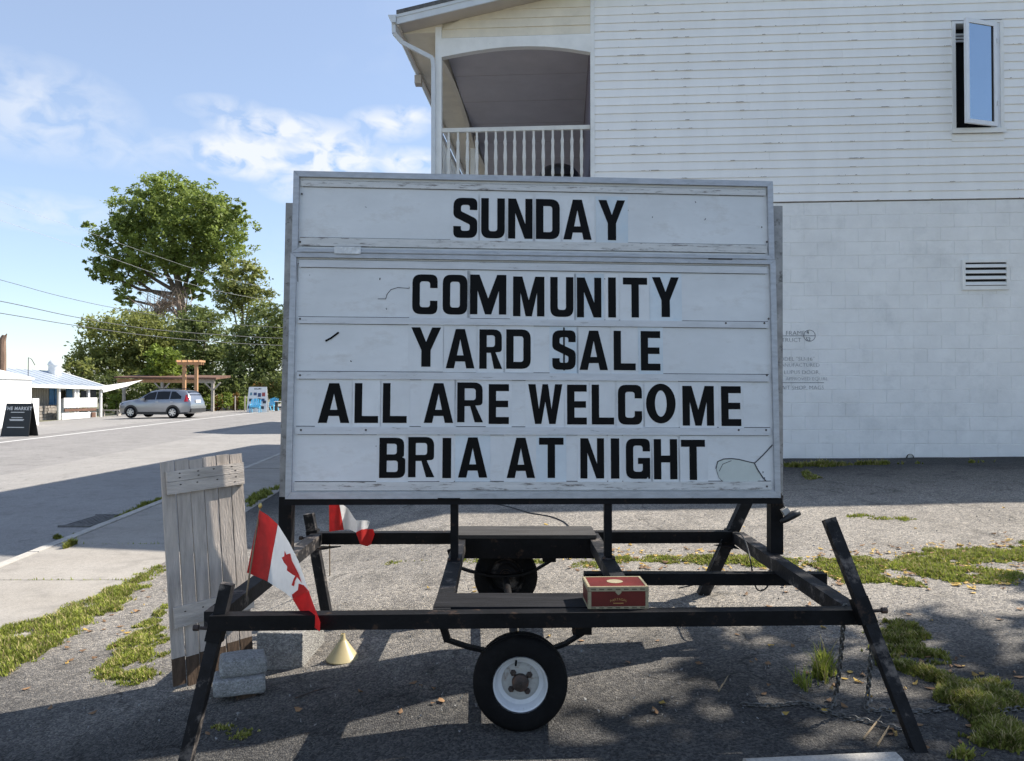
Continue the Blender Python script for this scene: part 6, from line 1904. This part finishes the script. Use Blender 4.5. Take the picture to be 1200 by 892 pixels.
# dead bush of bare twigs under the tall tree
db = thing('bare_bush', 'bare brown twiggy bush under the tallest tree', 'bush', tuple(pix(185, 372, 80)))
q = MB(); rt = random.Random(9)
for k in range(120):
    a = pix(rt.choice((175, 182, 190, 212, 215)) + rt.uniform(-6, 6), 372, 80 + rt.uniform(-1, 1))
    e_ = pix(rt.gauss(186, 15) if k < 75 else rt.gauss(214, 7), rt.uniform(334, 358), 80 + rt.uniform(-2, 2))
    md = a.lerp(e_, .55) + Vector((rt.uniform(-.4, .4), 0, .25))
    q.tube([a, md, e_], [.05, .035, .012], 3, cap=False)
q.build('twigs', 'twig_dead', db)
specs = [
    ('broad_tree', 'olive green tree at the left end of the row behind the cottage', [(128, 402, 40, 36, 2600), (105, 422, 26, 22, 1000), (160, 392, 36, 32, 2000), (140, 430, 40, 26, 1600)], 72, 'leaf_olive', 41),
    ('broad_tree', 'olive green tree behind the left half of the brown shelter', [(192, 398, 36, 34, 2400), (175, 424, 34, 26, 1500), (205, 420, 34, 30, 1700), (165, 376, 18, 12, 500)], 74, 'leaf_olive', 42),
    ('broad_tree', 'dark green tree behind the cedar arbour', [(240, 396, 36, 36, 2500), (228, 378, 24, 20, 900), (252, 428, 36, 30, 1900), (222, 430, 30, 28, 1300)], 70, 'leaf_dark', 43),
    ('broad_tree', 'dark green tree beside the sign edge behind the photo board', [(300, 404, 40, 40, 2800), (318, 378, 26, 28, 1200), (290, 436, 40, 34, 2200), (325, 430, 34, 40, 2200)], 66, 'leaf_dark', 44),
    ('slender_tree', 'light green tree standing right of the tallest tree', [(284, 330, 26, 28, 1300), (272, 352, 26, 22, 900), (300, 352, 26, 24, 900), (296, 318, 14, 12, 350), (268, 330, 12, 16, 300)], 78, 'leaf_olive', 45),
    ('young_tree', 'small bright green tree left of the cedar arbour', [(190, 424, 20, 22, 1300), (184, 438, 18, 14, 600), (197, 436, 18, 16, 600)], 60, 'leaf_bright', 46),
    ('young_tree', 'small yellowish tree behind the cottage roof', [(84, 436, 12, 14, 420), (98, 434, 14, 14, 420)], 62, 'leaf_olive', 47),
]
for (nm, lab, bl_, Y, m, sd_) in specs:
    B_ = [blob(a, c, rx, ry, Y, int(n * 1.7)) for (a, c, rx, ry, n) in bl_]
    bx_ = pix(sum(t[0] for t in bl_) / len(bl_), 470, Y)
    tree(nm, lab, (bx_.x, Y, zf(bx_.x, Y)), B_, .185 * Y / 74, m, sd_, .28, 4, 'trees across the road', 22, .15)
# more of the wood to the right, mostly hidden by the sign
for i_, (px_, sd_) in enumerate(((375, 51), (430, 52))):
    B_ = [blob(px_, 405, 48, 48, 72, 2200), blob(px_ + 10, 370, 36, 30, 72, 1200)]
    bx_ = pix(px_, 470, 72)
    tree('broad_tree', ('dark tree just behind the left edge of the sign', 'dark tree hidden behind the sign')[i_], (bx_.x, 72, zf(bx_.x, 72)), B_, .3, 'leaf_dark', sd_, .28, 2, 'trees across the road')
# undergrowth closing the view beneath the crowns
V, Fc = leaf_cloud([blob(px_, py_, 30, 17, 63, 1500, 24) for px_, py_ in ((95, 458), (130, 452), (160, 456), (195, 452), (225, 456), (255, 452), (285, 456), (315, 452), (345, 456), (380, 454))], .16, 77, 18, .2)
o = raw_mesh('undergrowth', V, Fc, 'leaf_dark'); tag(o, 'dark undergrowth filling the gap under the trees', 'undergrowth', None, 'stuff')
# garden shrubs
def shrub(px_, py0, w_, h_, m, seed, label, n=500, size=.07, Y=None):
    p = gf(px_, py0) if Y is None else pix(px_, py0, Y)
    s_ = p.y / F
    root = thing('garden_shrub', label, 'shrub', tuple(p), 'garden shrubs across the road')
    c = Vector((p.x, p.y + .4, p.z + h_ * s_ * .52))
    V, Fc = leaf_cloud([(tuple(c), (w_ * s_ / 2, .6, h_ * s_ * .5), n)], size, seed, 16, .22)
    raw_mesh('foliage', V, Fc, m, root)
    q = MB(); rt = random.Random(seed)
    for k in range(6):
        q.tube([(p.x + rt.uniform(-.2, .2), p.y + .4, p.z - .05), (c.x + rt.uniform(-.5, .5) * w_ * s_ * .6, c.y, c.z + .2 * h_ * s_)], [.025, .008], 4)
    q.build('stem', 'bark', root)
sh_spec = [(122, 484, 16, 20, 'leaf_bright', 'bright green leafy shrub at the cottage end of the garden'), (133, 486, 16, 26, 'leaf_bright', 'tall bright green shrub left of the car bonnet'), (143, 484, 12, 20, 'leaf_bright', 'bright green shrub touching the car bonnet'),
           (242, 482, 17, 19, 'leaf_bright', 'green shrub just right of the parked car'), (252, 481.5, 17, 19, 'leaf_autumn', 'orange red shrub in the hedge right of the car'), (263, 481.5, 17, 22, 'leaf_bright', 'taller green shrub in the middle of the hedge'),
           (273, 481, 15, 18, 'leaf_autumn', 'reddish shrub in the hedge near the garden posts'), (283, 481, 14, 17, 'leaf_bright', 'yellow green shrub beside the photo board'), (306, 462, 30, 14, 'leaf_autumn', 'reddish shrub showing above the photo board'), (322, 474, 18, 26, 'leaf_olive', 'green shrub behind the chair by the sign edge')]
for i_, (px_, py0, w_, h_, m, lab) in enumerate(sh_spec):
    shrub(px_, py0, w_, h_, m, 60 + i_, lab, 950, .095, 62 if py0 < 478 else None)

# ------------------------------------------------------------------ overhead wires
poleb = Vector((HX(420, 66), 66, zf(HX(420, 66), 66)))
up = thing('utility_pole', 'wooden utility pole carrying the overhead wires, behind the sign', 'pole', tuple(poleb))
q = MB(); q.tube([poleb - Vector((0, 0, .5)), poleb + Vector((0, 0, 12.2))], [.17, .12], 10); q.build('shaft', 'pole_wood', up)
q = MB(); q.bar(poleb + Vector((-1.1, -.15, 10.6)), poleb + Vector((1.1, -.15, 10.6)), .09, .12); q.build('cross_arm', 'pole_wood', up)
wires = [([(-140, 292), (0, 328), (70, 347), (140, 362), (230, 376), (330, 384), (418, 386)], .016, 'wire_grey', 'upper of the three dark overhead wires at the left edge'),
         ([(-140, 330), (0, 353), (85, 371), (170, 385), (250, 392), (330, 396.5), (418, 398)], .022, 'wire_grey', 'middle dark overhead wire of the three at the left edge'),
         ([(-140, 345), (0, 367), (85, 381), (170, 393), (250, 400.5), (330, 405), (418, 407)], .022, 'wire_grey', 'lowest dark overhead wire of the three at the left edge'),
         ([(-140, 176), (0, 236), (103, 272), (180, 299), (250, 322), (330, 341), (418, 356)], .008, 'wire_pale', 'upper pale overhead wire crossing the tallest tree'),
         ([(-140, 210), (0, 258), (115, 297), (190, 323), (260, 342), (330, 354), (418, 364)], .010, 'wire_pale', 'lower pale overhead wire crossing the tallest tree')]
for pts, r_, m, lab in wires:
    P = [pix(x, y, 34 + (x + 140) / 558 * 31.8) for x, y in pts]
    q = MB(); q.tube(spline(P, 8), r_, 5); o = q.build('overhead_wire', m, None, smooth=True); tag(o, lab, 'wire', 'overhead wires')

# ================================================================== grass, weeds, litter
def blades(name, label, pts, h0, h1, material, wid=.0045, seed=0, kind='stuff'):
    """upright bent blades rooted at the given ground points"""
    r_ = np.random.default_rng(seed)
    P = np.array(pts); n = len(P)
    h = r_.uniform(h0, h1, n) * P[:, 3]
    a = r_.uniform(0, 2 * np.pi, n); ln = r_.uniform(.2, 1.0, n) * h
    side = np.stack([np.cos(a + np.pi / 2), np.sin(a + np.pi / 2), np.zeros(n)], 1) * (wid * r_.uniform(.6, 1.5, n))[:, None]
    dirv = np.stack([np.cos(a), np.sin(a), np.zeros(n)], 1)
    b0 = P[:, :3]
    m1 = b0 + dirv * (ln * .35)[:, None] + np.array((0, 0, 1)) * (h * .62)[:, None]
    tp = b0 + dirv * ln[:, None] + np.array((0, 0, 1)) * h[:, None]
    V = np.stack([b0 - side, b0 + side, m1 - side * .8, m1 + side * .8, tp], 1).reshape(-1, 3)
    i = np.arange(n) * 5
    F1 = np.stack([i, i + 1, i + 3], 1); F2 = np.stack([i, i + 3, i + 2], 1); F3 = np.stack([i + 2, i + 3, i + 4], 1)
    o = raw_mesh(name, V, np.concatenate([F1, F2, F3]), material)
    tag(o, label, 'grass', None, kind)
    return o


def lawn(label, pts, h0, h1, material, wid, seed, dry=.2):
    """a grass patch: green blades with dry stems among them"""
    r_ = random.Random(seed * 7 + 1)
    a, c = [], []
    for q_ in pts: (c if r_.random() < dry else a).append(q_)
    blades('grass', label, a, h0, h1, material, wid, seed)
    blades('dry_grass', 'dry straw coloured stems in the ' + label, c, h0 * .7, h1 * 1.25, 'grass_dry', wid * .75, seed + 400)


def px_patch(poly, n, seed, thr=-.12, scale=5.0, fn=g, soft=.25):
    """ground points inside an outline given in picture pixels (turned to ground once), thinned by noise"""
    W = [g_px(x, y, fn) for x, y in poly]
    xs = [p.x for p in W]; ys = [p.y for p in W]
    r_ = random.Random(seed); out = []
    def inside(x, y):
        c = False
        for i in range(len(W)):
            a, b_ = W[i], W[i - 1]
            if (a.y > y) != (b_.y > y) and x < (b_.x - a.x) * (y - a.y) / (b_.y - a.y) + a.x: c = not c
        return c
    span = max(max(xs) - min(xs), max(ys) - min(ys)); thin = min(max(xs) - min(xs), max(ys) - min(ys))
    soft_w = min(.16, thin * .3)
    def edge_d(x, y):
        m_ = 9.0
        for i in range(len(W)):
            a, b_ = W[i], W[i - 1]; dx, dy = b_.x - a.x, b_.y - a.y
            t = max(0, min(1, ((x - a.x) * dx + (y - a.y) * dy) / max(1e-9, dx * dx + dy * dy)))
            m_ = min(m_, math.hypot(x - a.x - dx * t, y - a.y - dy * t))
        return m_
    tries = 0
    while len(out) < n and tries < n * 12:
        tries += 1
        x, y = r_.uniform(min(xs), max(xs)), r_.uniform(min(ys), max(ys))
        if not inside(x, y): continue
        v = nz(x * scale, y * scale, seed) + .5 * nz(x * scale * 3, y * scale * 3, seed + 5) + .35 * nz(x * scale * 9, y * scale * 9, seed + 9)
        ed = min(edge_d(x, y) / soft_w, 1.0)
        v -= (1 - ed) * .9
        if v < thr + r_.uniform(-.12, .12): continue
        out.append((x, y, fn(x, y) - .002, .55 + min(.6, max(0, v - thr) * .9)))
    return out
gw = px_patch([(-30, 800), (-30, 742), (60, 716), (120, 690), (190, 657), (200, 668), (150, 712), (90, 748), (20, 796)], 15000, 1, -.42, 5)
lawn('strip of grass along the inner edge of the sidewalk', gw, .014, .045, 'grass_green', .0036, 1)
gw = px_patch([(96, 800), (112, 770), (150, 735), (200, 700), (203, 790), (160, 806), (120, 810)], 11000, 2, -.30, 6)
lawn('grass patch on the asphalt left of the plank shutter', gw, .012, .038, 'grass_green', .0036, 2)
gw = px_patch([(660, 655), (760, 647), (900, 650), (1000, 652), (1100, 640), (1230, 634), (1230, 688), (1120, 690), (1000, 688), (900, 668), (760, 664)], 30000, 3, -.24, 3.4)
lawn('sunlit grass strip across the yard on the right behind the trailer', gw, .010, .036, 'grass_green', .0044, 3)
gw = px_patch([(385, 655), (520, 653), (660, 653), (760, 655), (700, 668), (560, 664), (385, 663)], 3600, 4, -.05, 4)
lawn('thin line of grass in the crack behind the trailer', gw, .008, .028, 'grass_green', .004, 4)
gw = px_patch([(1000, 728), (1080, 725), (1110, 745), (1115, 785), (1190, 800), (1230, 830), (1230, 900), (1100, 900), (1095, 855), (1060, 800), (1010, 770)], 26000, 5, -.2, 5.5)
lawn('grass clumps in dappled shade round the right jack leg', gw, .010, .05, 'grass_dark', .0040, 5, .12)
gw = px_patch([(925, 800), (950, 770), (1000, 775), (985, 808), (950, 815)], 420, 6, -.1, 9)
lawn('sparse tuft of pale grass behind the hanging chains', gw, .04, .15, 'grass_green', .003, 6)
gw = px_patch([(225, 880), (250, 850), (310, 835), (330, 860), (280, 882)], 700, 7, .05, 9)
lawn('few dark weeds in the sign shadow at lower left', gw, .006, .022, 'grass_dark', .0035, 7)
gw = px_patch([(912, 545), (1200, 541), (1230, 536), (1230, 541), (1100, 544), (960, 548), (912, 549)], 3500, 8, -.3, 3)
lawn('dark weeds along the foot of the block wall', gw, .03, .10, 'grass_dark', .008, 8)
gw = px_patch([(930, 556), (945, 551), (972, 561), (950, 564)], 500, 9, -.2, 3)
lawn('small weed tuft in the building shadow by the wall', gw, .02, .05, 'grass_dark', .008, 9)
gw = px_patch([(960, 612), (1000, 598), (1090, 606), (1080, 614), (1000, 612)], 600, 10, .1, 6)
lawn('few weeds in the sunlit asphalt right of the sign', gw, .012, .035, 'grass_green', .005, 10)
fr = lambda x, y: z_road(y) if x + SLK * y < S_KERB + .02 else z_side(y)
for i_, (poly, n_, lab) in enumerate(((((58, 632), (92, 625), (96, 629), (70, 635)), 700, 'dark weeds in the gutter before the drain'), (((115, 622), (150, 600), (190, 584), (190, 592), (150, 612), (128, 622)), 2400, 'dark weeds along the kerb beyond the drain'),
                                      (((70, 645), (82, 639), (95, 636), (80, 643)), 300, 'small weeds in the kerb joint'), (((285, 585), (330, 568), (330, 575), (290, 597)), 900, 'dark weeds at the sidewalk edge left of the sign'))):
    gw = px_patch(poly, n_, 20 + i_, -.4, 4, (lambda x, y: z_side(y) if i_ >= 2 else z_road(y)))
    if gw: blades('weeds', lab, gw, .03, .11, 'grass_dark', .009, 20 + i_)
gw = px_patch([(-10, 590), (40, 572), (60, 568), (60, 571), (10, 592), (-10, 596)], 10, 30, -.9, 4, lambda x, y: z_side(y))
gw = []
for k in range(260):
    t_ = random.random(); s_ = random.choice((0, 1, 2))
    yy = 0.6 + 1.56 * random.choice((3, 4, 5)) - .006; ss = S_KERB + .2 + (S_IN - S_KERB - .25) * random.random() ** .5
    gw.append((ss - SLK * yy, yy, z_side(yy) - .01, random.uniform(.5, 1)))
blades('weeds', 'tiny weeds growing in the joints of the sidewalk', gw, .01, .045, 'grass_green', .004, 31)

# fallen leaves and litter
def litter(name, label, regions, material, seed, size=(.012, .03)):
    r_ = random.Random(seed); V, Fc = [], []
    for poly, n in regions:
        for (x, y, z, _) in px_patch(poly, n, seed, -.15, 3.0):
            s_ = r_.uniform(*size); a = r_.uniform(0, 6.28); c, s2 = math.cos(a), math.sin(a)
            up_ = r_.uniform(.004, .02); base = len(V)
            for (u, v, h) in ((-1, 0, r_.random() * up_), (-.2, -.55, 0.002), (.5, -.4, r_.random() * up_), (1, 0, up_), (.45, .45, .003), (-.25, .5, r_.random() * up_)):
                V.append((x + (u * c - v * s2) * s_, y + (u * s2 + v * c) * s_, z + .005 + h))
            Fc += [(base, base + 1, base + 2), (base, base + 2, base + 3), (base, base + 3, base + 4), (base, base + 4, base + 5)]
    o = raw_mesh(name, V, Fc, material); tag(o, label, 'leaves', None, 'stuff')
right = [(640, 640), (900, 640), (1230, 630), (1230, 700), (1000, 700), (640, 675)]
chn = [(920, 790), (1080, 740), (1220, 790), (1220, 890), (1080, 890), (960, 870)]
left = [(-30, 830), (40, 760), (150, 690), (200, 660), (200, 730), (110, 790), (10, 830)]
litter('fallen_leaves', 'yellow fallen leaves scattered over the yard and grass', [(right, 260), (chn, 22), (left, 9), ([(400, 640), (1230, 590), (1230, 880), (700, 880)], 60)], 'leaf_yellow', 71)
litter('fallen_leaves', 'brown fallen leaves scattered over the yard and grass', [(right, 190), (chn, 40), (left, 22), ([(0, 892), (0, 820), (400, 800), (1230, 600), (1230, 892)], 60)], 'leaf_brown', 72)
litter('gravel', 'loose gravel and grit scattered over the asphalt', [([(-30, 880), (200, 700), (700, 590), (1230, 560), (1230, 892), (-30, 892)], 1500)], 'paver_concrete', 73, (.003, .008))
rt = random.Random(12)
for i_, (x0, y0, x1, y1, lab) in enumerate(((1012, 868, 1033, 842, 'pale broken stick on the ground inside the chains'), (842, 812, 853, 795, 'short pale twig on the shaded asphalt'), (1028, 876, 1043, 852, 'dry stalk beside the right jack leg'), (346, 820, 388, 808, 'dark curved twig on the shaded asphalt below the funnel'))):
    a_, c_ = g_px(x0, y0), g_px(x1, y1)
    q = MB(); q.tube([a_ + Vector((0, 0, .008)), a_.lerp(c_, .5) + Vector((.006, 0, .018)), c_ + Vector((0, 0, .012))], [.0045, .004, .002], 6)
    o = q.build('fallen_twig', 'stick_wood' if i_ != 3 else 'rust_steel', None); tag(o, lab, 'twig', 'twigs on the ground')

# ------------------------------------------------------------------ the yard tree right of the picture, whose shade dapples the ground
ty = Vector((8.6, 5.2, g(8.6, 5.2)))
tree('yard_tree', 'yard tree right of the picture that dapples the ground with shade', tuple(ty),
     [((7.3, 5.0, 6.0), (1.5, 1.3, 1.2), 460), ((6.6, 5.5, 5.2), (1.1, 1.0, .9), 240), ((8.6, 5.4, 6.6), (1.6, 1.4, 1.3), 560), ((8.0, 4.3, 5.2), (1.3, 1.0, .9), 330), ((9.6, 5.0, 5.6), (1.5, 1.4, 1.1), 420), ((8.8, 6.4, 5.4), (1.3, 1.1, 1.0), 260), ((7.4, 6.6, 6.0), (1.0, .9, .8), 160)],
     .14, 'leaf_big', 91, .16, 6, None, 20, .2)
